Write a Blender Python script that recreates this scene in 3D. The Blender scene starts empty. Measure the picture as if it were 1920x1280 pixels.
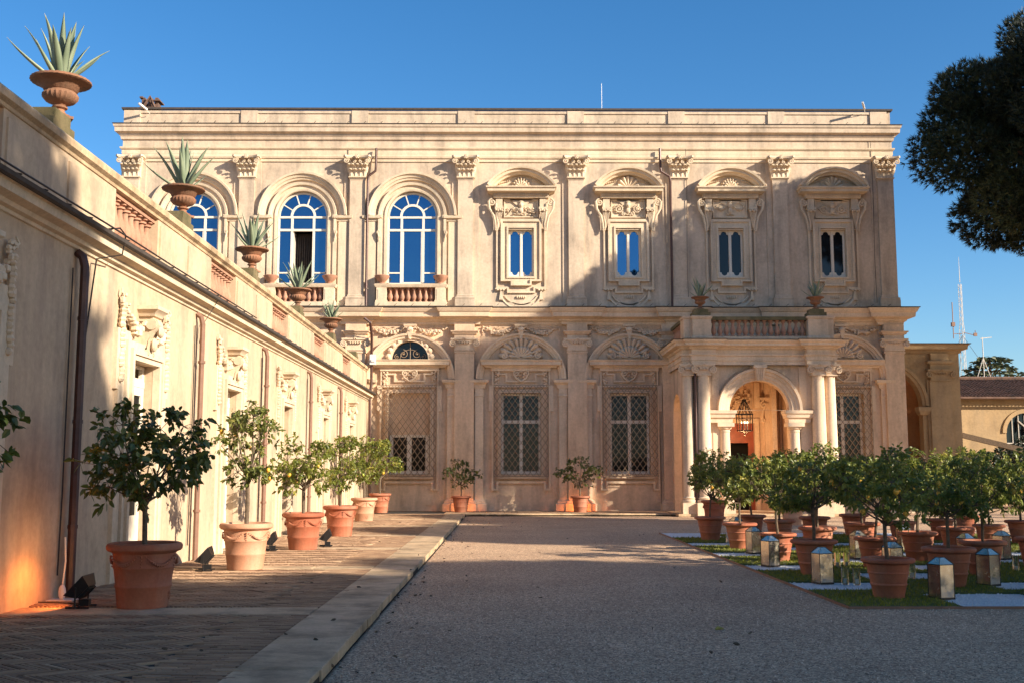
import bpy, bmesh, math, random
import numpy as np
from math import sin, cos, pi, sqrt, atan2, radians
from mathutils import Vector, Matrix
from mathutils.geometry import tessellate_polygon

scn = bpy.context.scene
COL = scn.collection

# ------------------------------------------------------------------ camera
cd = bpy.data.cameras.new("camera"); cam = bpy.data.objects.new("camera", cd); COL.objects.link(cam)
cd.sensor_width = 36; cd.lens = 2030 / 1920 * 36
cd.clip_start = 0.1; cd.clip_end = 6000
_T = math.atan(244 / 2030); _A = math.atan(15 / 2030)
cam.location = (0, 0, 1.75)
cam.rotation_euler = (pi / 2 + _T, 0, -_A)
scn.camera = cam
# ------------------------------------------------------------------ light
SUN = Vector((1.7, -1.0, 0.85)).normalized()
w = bpy.data.worlds.new("World"); scn.world = w; w.use_nodes = True
nt = w.node_tree; nt.nodes.clear()
sky = nt.nodes.new("ShaderNodeTexSky"); sky.sky_type = 'NISHITA'; sky.sun_disc = False
sky.sun_elevation = math.asin(SUN.z); sky.sun_rotation = atan2(SUN.x, SUN.y)
sky.altitude = 0; sky.air_density = 1.0; sky.dust_density = 0.6; sky.ozone_density = 4.0
bg = nt.nodes.new("ShaderNodeBackground"); bg.inputs[1].default_value = 0.088
wo = nt.nodes.new("ShaderNodeOutputWorld")
hs = nt.nodes.new('ShaderNodeHueSaturation'); hs.inputs['Saturation'].default_value = 1.24
nt.links.new(sky.outputs[0], hs.inputs['Color']); nt.links.new(hs.outputs[0], bg.inputs[0]); nt.links.new(bg.outputs[0], wo.inputs[0])
sl = bpy.data.lights.new("sun", 'SUN'); sl.energy = 5.0; sl.angle = radians(0.5); sl.color = (1.0, 0.90, 0.74)
so = bpy.data.objects.new("sun", sl); COL.objects.link(so)
so.rotation_euler = (-SUN).to_track_quat('-Z', 'Y').to_euler(); so.location = SUN * 60
scn.view_settings.view_transform = 'Standard'; scn.view_settings.look = 'None'
scn.view_settings.exposure = 1.06; scn.view_settings.gamma = 1; scn.view_settings.use_curve_mapping = False

rnd = random.Random(7)

# ------------------------------------------------------------------ materials
def newmat(name):
    m = bpy.data.materials.new(name); m.use_nodes = True
    n = m.node_tree.nodes; n.clear()
    o = n.new("ShaderNodeOutputMaterial"); b = n.new("ShaderNodeBsdfPrincipled")
    m.node_tree.links.new(b.outputs[0], o.inputs[0])
    return m, m.node_tree, b
def setin(nt, node, sock, v):
    if isinstance(v, bpy.types.NodeSocket): nt.links.new(v, node.inputs[sock])
    else: node.inputs[sock].default_value = v
def noise(nt, scale, detail=4, rough=.6, sc=(1, 1, 1), coord='pos', off=0):
    if coord == 'pos':
        g = nt.nodes.new("ShaderNodeNewGeometry"); src = g.outputs['Position']
    else:
        g = nt.nodes.new("ShaderNodeTexCoord"); src = g.outputs['Object']
    mp = nt.nodes.new("ShaderNodeMapping"); mp.inputs['Scale'].default_value = sc; mp.inputs['Location'].default_value = (off, off * .7, off * 1.3)
    nt.links.new(src, mp.inputs[0])
    t = nt.nodes.new("ShaderNodeTexNoise"); t.inputs['Scale'].default_value = scale
    t.inputs['Detail'].default_value = detail; t.inputs['Roughness'].default_value = rough
    nt.links.new(mp.outputs[0], t.inputs['Vector'])
    return t.outputs['Fac']
def warm(c): return (min(1, c[0] * 1.02), c[1] * .945, c[2] * .86)
def ramp(nt, fac, stops):
    r = nt.nodes.new("ShaderNodeValToRGB"); el = r.color_ramp.elements
    while len(el) < len(stops): el.new(.5)
    for e, (p, c) in zip(el, stops):
        e.position = p; e.color = (*warm(c), 1) if not isinstance(c, (int, float)) else (c, c, c, 1)
    nt.links.new(fac, r.inputs[0]); return r.outputs[0]
def mix(nt, fac, a, b, mode='MIX'):
    m = nt.nodes.new("ShaderNodeMix"); m.data_type = 'RGBA'; m.blend_type = mode
    for i, v in ((0, fac), (6, a), (7, b)):
        if isinstance(v, bpy.types.NodeSocket): nt.links.new(v, m.inputs[i])
        elif i == 0: m.inputs[0].default_value = v
        else: m.inputs[i].default_value = (*warm(v), 1)
    return m.outputs[2]
def bump(nt, b, h, strength, dist):
    n = nt.nodes.new("ShaderNodeBump"); n.inputs['Strength'].default_value = strength; n.inputs['Distance'].default_value = dist
    nt.links.new(h, n.inputs['Height']); nt.links.new(n.outputs[0], b.inputs['Normal'])
def stone(name, c1, c2, dirt, dirtamt=.5, streak=True, bs=.25, rough=.9, big=.45, fine=9):
    m, nt, b = newmat(name)
    c = ramp(nt, noise(nt, big, 5, .62), [(.30, c1), (.70, c2)])
    if streak:
        s = ramp(nt, noise(nt, 1.0, 5, .65, (1.7, 1.7, .30), off=3), [(.45, 0.0), (.68, 1.0)])
        k = nt.nodes.new("ShaderNodeMath"); k.operation = 'MULTIPLY'; k.inputs[1].default_value = dirtamt
        nt.links.new(s, k.inputs[0]); c = mix(nt, k.outputs[0], c, dirt)
    f = noise(nt, fine, 6, .7, off=9)
    c = mix(nt, 1.0, c, ramp(nt, f, [(.3, .80), (.7, 1.0)]), 'MULTIPLY')
    bl = ramp(nt, noise(nt, 1.1, 7, .72, (1, 1, .8), off=14), [(.36, .80), (.5, .97), (.66, 1.0)]); c = mix(nt, 1.0, c, bl, 'MULTIPLY')
    nt.links.new(c, b.inputs['Base Color']); b.inputs['Roughness'].default_value = rough
    bump(nt, b, f, bs, .02)
    return m
def plain(name, c, rough=.6, metal=0., var=.0, sc=8, spec=None):
    m, nt, b = newmat(name)
    if var:
        f = noise(nt, sc, 4)
        nt.links.new(ramp(nt, f, [(.3, tuple(x * (1 - var) for x in c)), (.7, tuple(min(1, x * (1 + var)) for x in c))]), b.inputs['Base Color'])
        bump(nt, b, f, .15, .01)
    else: b.inputs['Base Color'].default_value = (*warm(c), 1)
    b.inputs['Roughness'].default_value = rough; b.inputs['Metallic'].default_value = metal
    if spec is not None: b.inputs['Specular IOR Level'].default_value = spec
    return m
def glassy(name, dark, mirror, tint=(1, 1, 1), rough=.02):
    # window glass seen from outside: dark room behind, strong reflection
    m, nt, b = newmat(name)
    b.inputs['Base Color'].default_value = (*dark, 1); b.inputs['Roughness'].default_value = .4; b.inputs['Specular IOR Level'].default_value = .0
    g = nt.nodes.new("ShaderNodeBsdfGlossy"); g.inputs[0].default_value = (*tint, 1); g.inputs['Roughness'].default_value = rough
    bn = nt.nodes.new('ShaderNodeBump'); bn.inputs['Strength'].default_value = .35; bn.inputs['Distance'].default_value = .02
    nt.links.new(noise(nt, 1.7, 2, .5, (1, 1, .6)), bn.inputs['Height']); nt.links.new(bn.outputs[0], g.inputs['Normal'])
    x = nt.nodes.new("ShaderNodeMixShader"); x.inputs[0].default_value = mirror
    o = [n for n in nt.nodes if n.type == 'OUTPUT_MATERIAL'][0]
    nt.links.new(b.outputs[0], x.inputs[1]); nt.links.new(g.outputs[0], x.inputs[2]); nt.links.new(x.outputs[0], o.inputs[0])
    return m
def leafmat(name, c1, c2, c3, rough=.45, trans=.25):
    m, nt, b = newmat(name)
    a = nt.nodes.new("ShaderNodeAttribute"); a.attribute_name = "tint"
    c = ramp(nt, a.outputs['Fac'], [(0, c1), (.6, c2), (1, c3)])
    nt.links.new(c, b.inputs['Base Color']); b.inputs['Roughness'].default_value = rough
    t = nt.nodes.new("ShaderNodeBsdfTranslucent"); nt.links.new(c, t.inputs[0])
    x = nt.nodes.new("ShaderNodeMixShader"); x.inputs[0].default_value = trans
    o = [n for n in nt.nodes if n.type == 'OUTPUT_MATERIAL'][0]
    nt.links.new(b.outputs[0], x.inputs[1]); nt.links.new(t.outputs[0], x.inputs[2]); nt.links.new(x.outputs[0], o.inputs[0])
    return m

MT = {}
MT['stucco_up'] = stone('upper_stucco', (.60, .485, .37), (.70, .585, .465), (.33, .28, .23), .7)
MT['stucco_low'] = stone('lower_stucco_bounce', (.72, .53, .37), (.79, .61, .45), (.42, .32, .24), .6)  # paler, more orange than upstairs: bounced light put into the colour
MT['stucco_wing'] = stone('wing_stucco', (.55, .425, .295), (.65, .515, .375), (.36, .28, .22), .7)
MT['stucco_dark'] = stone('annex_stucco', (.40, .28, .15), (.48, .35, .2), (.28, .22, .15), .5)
MT['trim'] = stone('carved_trim', (.70, .58, .43), (.77, .66, .51), (.42, .34, .26), .5, bs=.2, fine=14)
MT['trimlow'] = stone('lower_trim_bounce', (.74, .58, .42), (.80, .65, .50), (.44, .33, .24), .4, bs=.2, fine=14)  # warm bounce on the lower storey mixed into the trim colour
MT['orange'] = stone('orange_stucco', (.55, .25, .09), (.62, .32, .13), (.4, .2, .1), .4)
MT['travertine'] = stone('travertine', (.56, .41, .255), (.72, .55, .37), (.24, .18, .11), .85, streak=True, bs=.8, rough=.75, big=1.3, fine=22)
MT['moss'] = stone('mossy_stone', (.11, .10, .04), (.26, .20, .11), (.07, .07, .03), .7, bs=.8, big=3, fine=26)
MT['terra'] = stone('terracotta', (.36, .10, .05), (.50, .17, .085), (.50, .36, .26), .4, bs=.2, rough=.8, big=1.6, fine=30)
MT['terra_pale'] = stone('pale_terracotta', (.55, .27, .16), (.64, .36, .23), (.66, .52, .42), .35, bs=.2, rough=.85, big=1.6, fine=30)
MT['terra_old'] = stone('weathered_terracotta', (.23, .105, .06), (.38, .19, .11), (.12, .09, .06), .6, bs=.5, big=3, fine=24)
MT['baluster'] = stone('baluster_terracotta', (.42, .21, .14), (.52, .30, .21), (.25, .17, .12), .5, bs=.3, big=3, fine=24)
MT['soil'] = plain('soil', (.05, .035, .025), .95, var=.4, sc=30)
MT['bark'] = plain('bark', (.13, .095, .065), .9, var=.4, sc=24)
MT['pinebark'] = plain('pine_bark', (.16, .08, .05), .95, var=.4, sc=9)
MT['white'] = plain('white_paint', (.72, .68, .60), .5, var=.06, sc=6)
MT['winframe'] = plain('grey_window_paint', (.50, .48, .45), .55, var=.08)
MT['iron'] = plain('dark_iron', (.035, .028, .025), .55, .3)
MT['grille'] = plain('rusty_grille', (.26, .19, .13), .7, .1, var=.2)
MT['pipe'] = plain('dark_copper_pipe', (.075, .035, .028), .45, .2, var=.25)
MT['pipe_pale'] = plain('painted_pipe', (.20, .11, .075), .6, var=.15)
MT['lead'] = plain('dark_roof_lead', (.06, .05, .045), .8, var=.3)
MT['sky_glass'] = glassy('sky_glass', (.003, .012, .03), .30, (.28, .62, 1.0))
MT['dark_glass'] = glassy('dark_glass', (.006, .008, .01), .04, (.7, .85, 1.0))
MT['low_glass'] = glassy('lower_glass', (.010, .010, .011), .03, (1, 1, 1), .06)
MT['black'] = plain('room_shade_black', (.01, .008, .007), .9)  # near black, carries the shade of unlit rooms as a colour
MT['curtain'] = plain('curtain', (.05, .04, .035), .9, var=.3)
MT['redwood'] = plain('red_wood_door', (.30, .07, .03), .5, var=.25, sc=4)
MT['plastic'] = plain('white_plastic', (.7, .7, .68), .4)
MT['black_metal'] = plain('black_metal', (.02, .02, .022), .4, .3)
MT['lamp_glass'] = plain('lamp_glass', (.25, .2, .16), .15)
MT['lemon'] = plain('lemon_skin', (.75, .42, .05), .45, var=.15, sc=20)
MT['lemon_green'] = plain('unripe_lemon_skin', (.35, .40, .06), .45, var=.15, sc=20)
MT['agave'] = leafmat('agave_skin', (.11, .16, .10), (.24, .30, .21), (.42, .40, .22), .5, .05)
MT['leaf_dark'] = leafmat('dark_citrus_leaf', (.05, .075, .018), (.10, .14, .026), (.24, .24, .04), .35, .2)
MT['leaf'] = leafmat('citrus_leaf', (.11, .15, .03), (.23, .27, .05), (.46, .42, .09), .4, .4)
MT['leaf_yellow'] = leafmat('yellowing_citrus_leaf', (.09, .12, .03), (.19, .22, .05), (.36, .33, .09), .45, .3)
MT['needle'] = leafmat('pine_needle', (.012, .022, .010), (.03, .048, .017), (.07, .09, .03), .55, .1)
MT['cedar'] = leafmat('cedar_needle', (.03, .045, .018), (.07, .085, .03), (.14, .14, .05), .6, .1)
MT['hedge'] = leafmat('ivy_leaf', (.01, .018, .007), (.02, .035, .012), (.04, .055, .02), .5, .1)
MT['grass'] = leafmat('grass_blade', (.12, .15, .012), (.22, .25, .02), (.36, .34, .06), .6, .3)
MT['turf'] = plain('turf_soil', (.08, .10, .02), .95, var=.4, sc=25)
MT['tile'] = stone('roof_tile', (.11, .06, .045), (.20, .12, .09), (.05, .045, .04), .6, bs=.4, big=3, fine=12)
MT['mirror'] = None
def mk_mirror():
    m, nt, b = newmat('antique_mirror')
    f = noise(nt, 5, 6, .7, (1, 1, .5)); g = noise(nt, 9, 5, .7, off=4)
    nt.links.new(ramp(nt, f, [(.3, (.60, .54, .42)), (.7, (.76, .73, .66))]), b.inputs['Base Color'])
    b.inputs['Metallic'].default_value = .85
    nt.links.new(ramp(nt, g, [(.35, .10), (.7, .30)]), b.inputs['Roughness'])
    bump(nt, b, g, .05, .004)
    MT['mirror'] = m
mk_mirror()
def mk_clear():
    m, nt, b = newmat('clear_glass')
    b.inputs['Base Color'].default_value = (.95, .97, .96, 1); b.inputs['Roughness'].default_value = .02
    b.inputs['Transmission Weight'].default_value = 1; b.inputs['IOR'].default_value = 1.45
    MT['clear'] = m
mk_clear()
def mk_flame(name, col, s):
    m, nt, b = newmat(name); b.inputs['Emission Color'].default_value = (*col, 1); b.inputs['Emission Strength'].default_value = s
    MT[name] = m
mk_flame('flame', (1, .75, .45), 9)
mk_flame('lamp_glow', (1, .42, .10), 12)
def mk_gravel():
    m, nt, b = newmat('gravel')
    v = nt.nodes.new("ShaderNodeTexVoronoi"); v.inputs['Scale'].default_value = 55
    g = nt.nodes.new("ShaderNodeNewGeometry"); nt.links.new(g.outputs['Position'], v.inputs['Vector'])
    cell = ramp(nt, v.outputs['Color'], [(.12, (.24, .16, .11)), (.5, (.70, .495, .355)), (.9, (1.0, .82, .64))])
    big = ramp(nt, noise(nt, .5, 6, .65), [(.3, (.72, .70, .68)), (.7, (1.0, .98, .96))])
    c = mix(nt, 1, cell, big, 'MULTIPLY')
    n2 = noise(nt, 14, 4, .7, off=5)
    c = mix(nt, 1, c, ramp(nt, n2, [(.35, .62), (.62, 1.0)]), 'MULTIPLY')
    nt.links.new(c, b.inputs['Base Color']); b.inputs['Roughness'].default_value = .95
    bump(nt, b, v.outputs['Distance'], .55, .012)
    MT['gravel'] = m
    m, nt, b = newmat('white_gravel')
    v = nt.nodes.new("ShaderNodeTexVoronoi"); v.inputs['Scale'].default_value = 60
    g = nt.nodes.new("ShaderNodeNewGeometry"); nt.links.new(g.outputs['Position'], v.inputs['Vector'])
    nt.links.new(ramp(nt, v.outputs['Color'], [(.1, (.66, .70, .78)), (.7, (.88, .93, .99))]), b.inputs['Base Color'])
    b.inputs['Roughness'].default_value = .9; bump(nt, b, v.outputs['Distance'], 1, .02)
    MT['white_gravel'] = m
    m, nt, b = newmat('pebble'); a = nt.nodes.new("ShaderNodeAttribute"); a.attribute_name = "tint"
    nt.links.new(ramp(nt, a.outputs['Fac'], [(0, (.22, .16, .12)), (.6, (.62, .46, .35)), (1, (.95, .80, .64))]), b.inputs['Base Color']); b.inputs['Roughness'].default_value = .9
    MT['pebble'] = m
    m, nt, b = newmat('paving_brick'); a = nt.nodes.new("ShaderNodeAttribute"); a.attribute_name = "tint"
    c = ramp(nt, a.outputs['Fac'], [(0, (.17, .095, .06)), (.5, (.43, .275, .17)), (1, (.68, .49, .32))])
    c = mix(nt, 1, c, ramp(nt, noise(nt, 1.2, 5, .65), [(.3, .72), (.7, 1.0)]), 'MULTIPLY')
    nt.links.new(c, b.inputs['Base Color']); b.inputs['Roughness'].default_value = .8
    bump(nt, b, noise(nt, 40, 4), .3, .01); MT['brick'] = m
mk_gravel()
MT['joint'] = plain('paving_joint', (.03, .022, .016), .95, var=.3, sc=20)

# ------------------------------------------------------------------ mesh builder
class MB:
    def __init__(s): s.v = []; s.f = []; s.sm = []
    def add(s, vs, fs, smooth=False):
        o = len(s.v); s.v += [tuple(p) for p in vs]
        for f in fs: s.f.append([i + o for i in f]); s.sm.append(smooth)
        return s
    def box(s, x0, x1, y0, y1, z0, z1):
        if x0 > x1: x0, x1 = x1, x0
        if y0 > y1: y0, y1 = y1, y0
        return s.add([(x0, y0, z0), (x1, y0, z0), (x1, y1, z0), (x0, y1, z0), (x0, y0, z1), (x1, y0, z1), (x1, y1, z1), (x0, y1, z1)],
                     [(0, 3, 2, 1), (4, 5, 6, 7), (0, 1, 5, 4), (1, 2, 6, 5), (2, 3, 7, 6), (3, 0, 4, 7)])
    def taper(s, x, y, z0, z1, a0, b0, a1, b1):
        return s.add([(x - a0, y - b0, z0), (x + a0, y - b0, z0), (x + a0, y + b0, z0), (x - a0, y + b0, z0), (x - a1, y - b1, z1), (x + a1, y - b1, z1), (x + a1, y + b1, z1), (x - a1, y + b1, z1)],
                     [(0, 3, 2, 1), (4, 5, 6, 7), (0, 1, 5, 4), (1, 2, 6, 5), (2, 3, 7, 6), (3, 0, 4, 7)])
    def slab(s, outer, holes, yf, yb, axis='y', back=True):
        loops = [outer] + list(holes)
        tri = tessellate_polygon([[Vector((x, z, 0)) for x, z in l] for l in loops])
        flat = [p for l in loops for p in l]; n = len(flat)
        P = (lambda x, z, d: (x, d, z)) if axis == 'y' else (lambda a, z, d: (d, a, z))
        vs = [P(x, z, yf) for x, z in flat] + [P(x, z, yb) for x, z in flat]
        fs = [tuple(t) for t in tri]
        if back: fs += [tuple(i + n for i in t[::-1]) for t in tri]
        k = 0
        for l in loops:
            m = len(l)
            for i in range(m):
                a = k + i; b = k + (i + 1) % m; fs.append((a, b, b + n, a + n))
            k += m
        return s.add(vs, fs)
    def sweep(s, path, prof, caps=True):
        # path: plan polyline (x,y); profile (p outward to the right of travel, z)
        P = [Vector(p) for p in path]; n = len(P); offs = []
        for i in range(n):
            ns = []
            if i > 0: d = (P[i] - P[i - 1]).normalized(); ns.append(Vector((d.y, -d.x)))
            if i < n - 1: d = (P[i + 1] - P[i]).normalized(); ns.append(Vector((d.y, -d.x)))
            offs.append(ns[0] if len(ns) == 1 else (ns[0] + ns[1]) / (1 + ns[0].dot(ns[1])))
        m = len(prof); vs = []
        for i in range(n):
            for p, z in prof: q = P[i] + offs[i] * p; vs.append((q.x, q.y, z))
        fs = [(i * m + j, i * m + j + 1, (i + 1) * m + j + 1, (i + 1) * m + j) for i in range(n - 1) for j in range(m - 1)]
        if caps: fs += [tuple(range(m)), tuple((n - 1) * m + j for j in range(m))[::-1]]
        return s.add(vs, fs)
    def mould(s, x0, x1, yf, prof, ret=.0, yb=None):
        # straight moulding in front of plane yf with mitred returns
        yb = yf + .05 if yb is None else yb
        return s.sweep([(x0, yb), (x0, yf), (x1, yf), (x1, yb)], prof, False)
    def arc(s, cx, cz, prof, a0=0, a1=pi, n=28, caps=True):
        m = len(prof); vs = []
        for i in range(n + 1):
            a = a0 + (a1 - a0) * i / n
            for r, y in prof: vs.append((cx + r * cos(a), y, cz + r * sin(a)))
        fs = [(i * m + j, i * m + j + 1, (i + 1) * m + j + 1, (i + 1) * m + j) for i in range(n) for j in range(m - 1)]
        if caps: fs += [tuple(range(m)), tuple(n * m + j for j in range(m))[::-1]]
        return s.add(vs, fs)
    def lathe(s, cx, cy, prof, n=16, flute=None, z0=0):
        m = len(prof); vs = []
        for i in range(n):
            a = 2 * pi * i / n
            for j, (r, z) in enumerate(prof):
                k = 1 + (flute[2] * (1 if i % 2 else -1) if flute and flute[0] <= j <= flute[1] else 0)
                vs.append((cx + r * k * cos(a), cy + r * k * sin(a), z + z0))
        fs = [(i * m + j, ((i + 1) % n) * m + j, ((i + 1) % n) * m + j + 1, i * m + j + 1) for i in range(n) for j in range(m - 1)]
        return s.add(vs, fs, True)
    def tube(s, pts, r, n=6, r1=None, cap=True):
        pts = [Vector(p) for p in pts]; N = len(pts); vs = []
        r1 = r if r1 is None else r1; prev = None
        for i, p in enumerate(pts):
            d = (pts[min(i + 1, N - 1)] - pts[max(i - 1, 0)]).normalized()
            if prev is None: u = d.orthogonal().normalized()
            else: u = (prev - d * prev.dot(d)).normalized() if (prev - d * prev.dot(d)).length > 1e-4 else d.orthogonal().normalized()
            prev = u; v = d.cross(u); rr = r + (r1 - r) * i / max(1, N - 1)
            for k in range(n): a = 2 * pi * k / n; vs.append(p + (u * cos(a) + v * sin(a)) * rr)
        fs = [(i * n + k, i * n + (k + 1) % n, (i + 1) * n + (k + 1) % n, (i + 1) * n + k) for i in range(N - 1) for k in range(n)]
        if cap: fs += [tuple(range(n))[::-1], tuple((N - 1) * n + k for k in range(n))]
        return s.add(vs, fs, n > 4)
    def blob(s, c, r, seg=6, ring=4):
        rx, ry, rz = (r, r, r) if isinstance(r, (int, float)) else r
        vs = [(c[0], c[1], c[2] - rz)]
        for j in range(1, ring):
            t = -pi / 2 + pi * j / ring
            for i in range(seg): a = 2 * pi * i / seg; vs.append((c[0] + rx * cos(t) * cos(a), c[1] + ry * cos(t) * sin(a), c[2] + rz * sin(t)))
        vs.append((c[0], c[1], c[2] + rz)); top = len(vs) - 1
        fs = [(0, 1 + (i + 1) % seg, 1 + i) for i in range(seg)]
        for j in range(ring - 2):
            for i in range(seg): a = 1 + j * seg + i; b = 1 + j * seg + (i + 1) % seg; fs.append((a, b, b + seg, a + seg))
        o = 1 + (ring - 2) * seg
        fs += [(o + i, o + (i + 1) % seg, top) for i in range(seg)]
        return s.add(vs, fs, True)
    def spiral(s, cx, cz, y, R, turns, dirn, r, n=6, a0=pi / 2):
        pts = []
        N = int(turns * 12)
        for i in range(N + 1):
            t = i / N; a = a0 + dirn * t * turns * 2 * pi; q = R * (1 - .88 * t)
            pts.append((cx + q * cos(a), y - .03 * t, cz + q * sin(a)))
        s.tube(pts, r, n, r * .6); s.blob((cx, y - .03, cz), R * .2)
        return s
    def shell(s, cx, cz, R, lobes, y, dep, a0=0, a1=pi, rise=1.0, rin=.12):
        NA = lobes * 6; NR = 6; vs = []
        for i in range(NA + 1):
            t = i / NA; a = a0 + (a1 - a0) * t; l = abs(sin(pi * t * lobes))
            for j in range(NR + 1):
                q = rin + (1 - rin) * j / NR; ro = R * (q + .10 * l * (q ** 3))
                h = dep * (.25 + .9 * l * q) * (1 if j < NR else 0.0) * (.6 + .6 * q)
                vs.append((cx + ro * cos(a), y - h, cz + ro * sin(a) * rise))
        fs = [(i * (NR + 1) + j, i * (NR + 1) + j + 1, (i + 1) * (NR + 1) + j + 1, (i + 1) * (NR + 1) + j) for i in range(NA) for j in range(NR)]
        return s.add(vs, fs, True)
    def garland(s, p0, p1, sag, y, r, n=16, seed=0, proud=.06):
        R = random.Random(seed)
        for i in range(n + 1):
            t = i / n; x = p0[0] + (p1[0] - p0[0]) * t; z = p0[1] + (p1[1] - p0[1]) * t - sag * 4 * t * (1 - t)
            k = .55 + .75 * sin(pi * t)
            for q in range(2):
                s.blob((x + R.uniform(-.5, .5) * r, y - proud * R.uniform(.2, 1), z + R.uniform(-.7, .7) * r * k), (r * k * R.uniform(.5, .9), r * k * .8, r * k * R.uniform(.5, .9)), 5, 3)
        return s
    def mesh(s, name, mat, recalc=True, sharp=38):
        me = bpy.data.meshes.new(name); me.from_pydata(s.v, [], s.f)
        if recalc:
            b = bmesh.new(); b.from_mesh(me); bmesh.ops.recalc_face_normals(b, faces=b.faces); b.to_mesh(me); b.free()
        if any(s.sm):
            me.polygons.foreach_set("use_smooth", [True] * len(me.polygons)); me.set_sharp_from_angle(angle=radians(sharp))
        me.materials.append(mat); me.update(); return me
def link(name, me, parent=None, loc=None, rot=None, scale=None):
    o = bpy.data.objects.new(name, me); COL.objects.link(o)
    if parent: o.parent = parent
    if loc: o.location = loc
    if rot: o.rotation_euler = rot
    if scale: o.scale = scale
    return o
def part(name, mb, mat, parent, loc=None, rot=None, **k):
    return link(name, mb.mesh(name, MT[mat] if isinstance(mat, str) else mat, **k), parent, loc, rot)
def tag(o, label, cat, group=None, kind=None):
    o['label'] = label; o['category'] = cat
    if group: o['group'] = group
    if kind: o['kind'] = kind
    return o
def thing(name, label, cat, loc=(0, 0, 0), rotz=0, group=None):
    o = link(name, None, None, loc, (0, 0, rotz)); tag(o, label, cat, group); o.empty_display_size = .2; return o
def struct(name, mb, mat, parent=None, loc=None):
    o = part(name, mb, mat, parent, loc); o['kind'] = 'structure'; return o
def copytree(o, parent=None):
    c = o.copy(); COL.objects.link(c)
    if parent is not None: c.parent = parent
    for ch in list(o.children): copytree(ch, c)
    return c
def fastmesh(name, V, k, mat, tint=None, smooth=False, F=None):
    # V: (n,m,3) groups, every group holds faces F (list of k-index faces)
    n, m, _ = V.shape; F = np.array(F, dtype=np.int32)
    idx = (F[None] + (np.arange(n, dtype=np.int32) * m)[:, None, None]).reshape(-1)
    me = bpy.data.meshes.new(name); nf = n * len(F)
    me.vertices.add(n * m); me.vertices.foreach_set("co", V.reshape(-1).astype(np.float32))
    me.loops.add(len(idx)); me.loops.foreach_set("vertex_index", idx)
    me.polygons.add(nf); me.polygons.foreach_set("loop_start", np.arange(nf, dtype=np.int32) * F.shape[1])
    me.polygons.foreach_set("use_smooth", np.full(nf, smooth))
    me.update(calc_edges=True)
    if tint is not None:
        a = me.attributes.new("tint", 'FLOAT', 'POINT'); a.data.foreach_set("value", np.repeat(tint, m).astype(np.float32))
    me.materials.append(mat); return me
def unit(a): return a / (np.linalg.norm(a, axis=-1, keepdims=True) + 1e-9)
def leaves(name, C, D, L, W, mat, tint, seed=0, fold=.25, droop=.15):
    # C: bases (n,3), D: directions (n,3); folded pointed leaves
    R = np.random.RandomState(seed); n = len(C); D = unit(D)
    S = unit(np.cross(D, R.normal(size=(n, 3)))); N = np.cross(S, D)
    L = L[:, None]; W = W[:, None]
    v0 = C; v1 = C + D * L * .35 + S * W * .5 + N * W * fold; v2 = C + D * L * .35 - S * W * .5 + N * W * fold
    v3 = C + D * L * .45; v4 = C + D * L * .75 + S * W * .36 + N * W * fold - np.array([0, 0, 1]) * L * droop * .5
    v5 = C + D * L * .75 - S * W * .36 + N * W * fold - np.array([0, 0, 1]) * L * droop * .5; v6 = C + D * L - np.array([0, 0, 1]) * L * droop
    V = np.stack([v0, v1, v2, v3, v4, v5, v6], 1)
    return fastmesh(name, V, 3, mat, tint, False, [(0, 1, 3), (0, 3, 2), (1, 4, 3), (2, 3, 5), (3, 4, 6), (3, 6, 5)])
def rectp(x0, x1, z0, z1): return [(x0, z0), (x1, z0), (x1, z1), (x0, z1)]
def archp(cx, cz, r, zb, n=22, hw=None):
    hw = r if hw is None else hw
    return [(cx - hw, zb), (cx + hw, zb)] + [(cx + r * cos(pi * i / n), cz + r * sin(pi * i / n)) for i in range(n + 1)]


# ================================================================== SETTING
g = MB(); g.add([(-1500, -1500, -.03), (1500, -1500, -.03), (1500, 1500, -.03), (-1500, 1500, -.03)], [(0, 1, 2, 3)])
struct('ground', g, 'gravel')
g = MB(); g.add([(-1.5, -12, 0), (60, -12, 0), (60, 48, 0), (-1.5, 48, 0)], [(0, 1, 2, 3)])
court = struct('gravel_courtyard', g, 'gravel')
# loose pebbles lying on the court near the camera
R = np.random.RandomState(3); n = 26000
py = 5.5 + 12 * R.rand(n) ** 1.5; px = -1.45 + R.rand(n) * (py * .49 + 1.5); s = R.uniform(.004, .011, n)
base = np.array([(1, 0, 0), (-.5, .87, 0), (-.5, -.87, 0), (0, 0, .9), (.1, .1, -.4)])
ang = R.rand(n) * 6.28; ca, sa = np.cos(ang), np.sin(ang)
B = base[None] * s[:, None, None] * R.uniform(.6, 1.3, (n, 5, 1))
V = np.stack([B[..., 0] * ca[:, None] - B[..., 1] * sa[:, None] + px[:, None], B[..., 0] * sa[:, None] + B[..., 1] * ca[:, None] + py[:, None], B[..., 2] + .003], 2)
pb = link('pebbles', fastmesh('pebbles', V, 3, MT['pebble'], R.rand(n), True, [(0, 1, 3), (1, 2, 3), (2, 0, 3), (0, 4, 1), (1, 4, 2), (2, 4, 0)]))
tag(pb, 'loose grey brown pebbles scattered over the courtyard gravel', 'gravel', kind='stuff')

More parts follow.
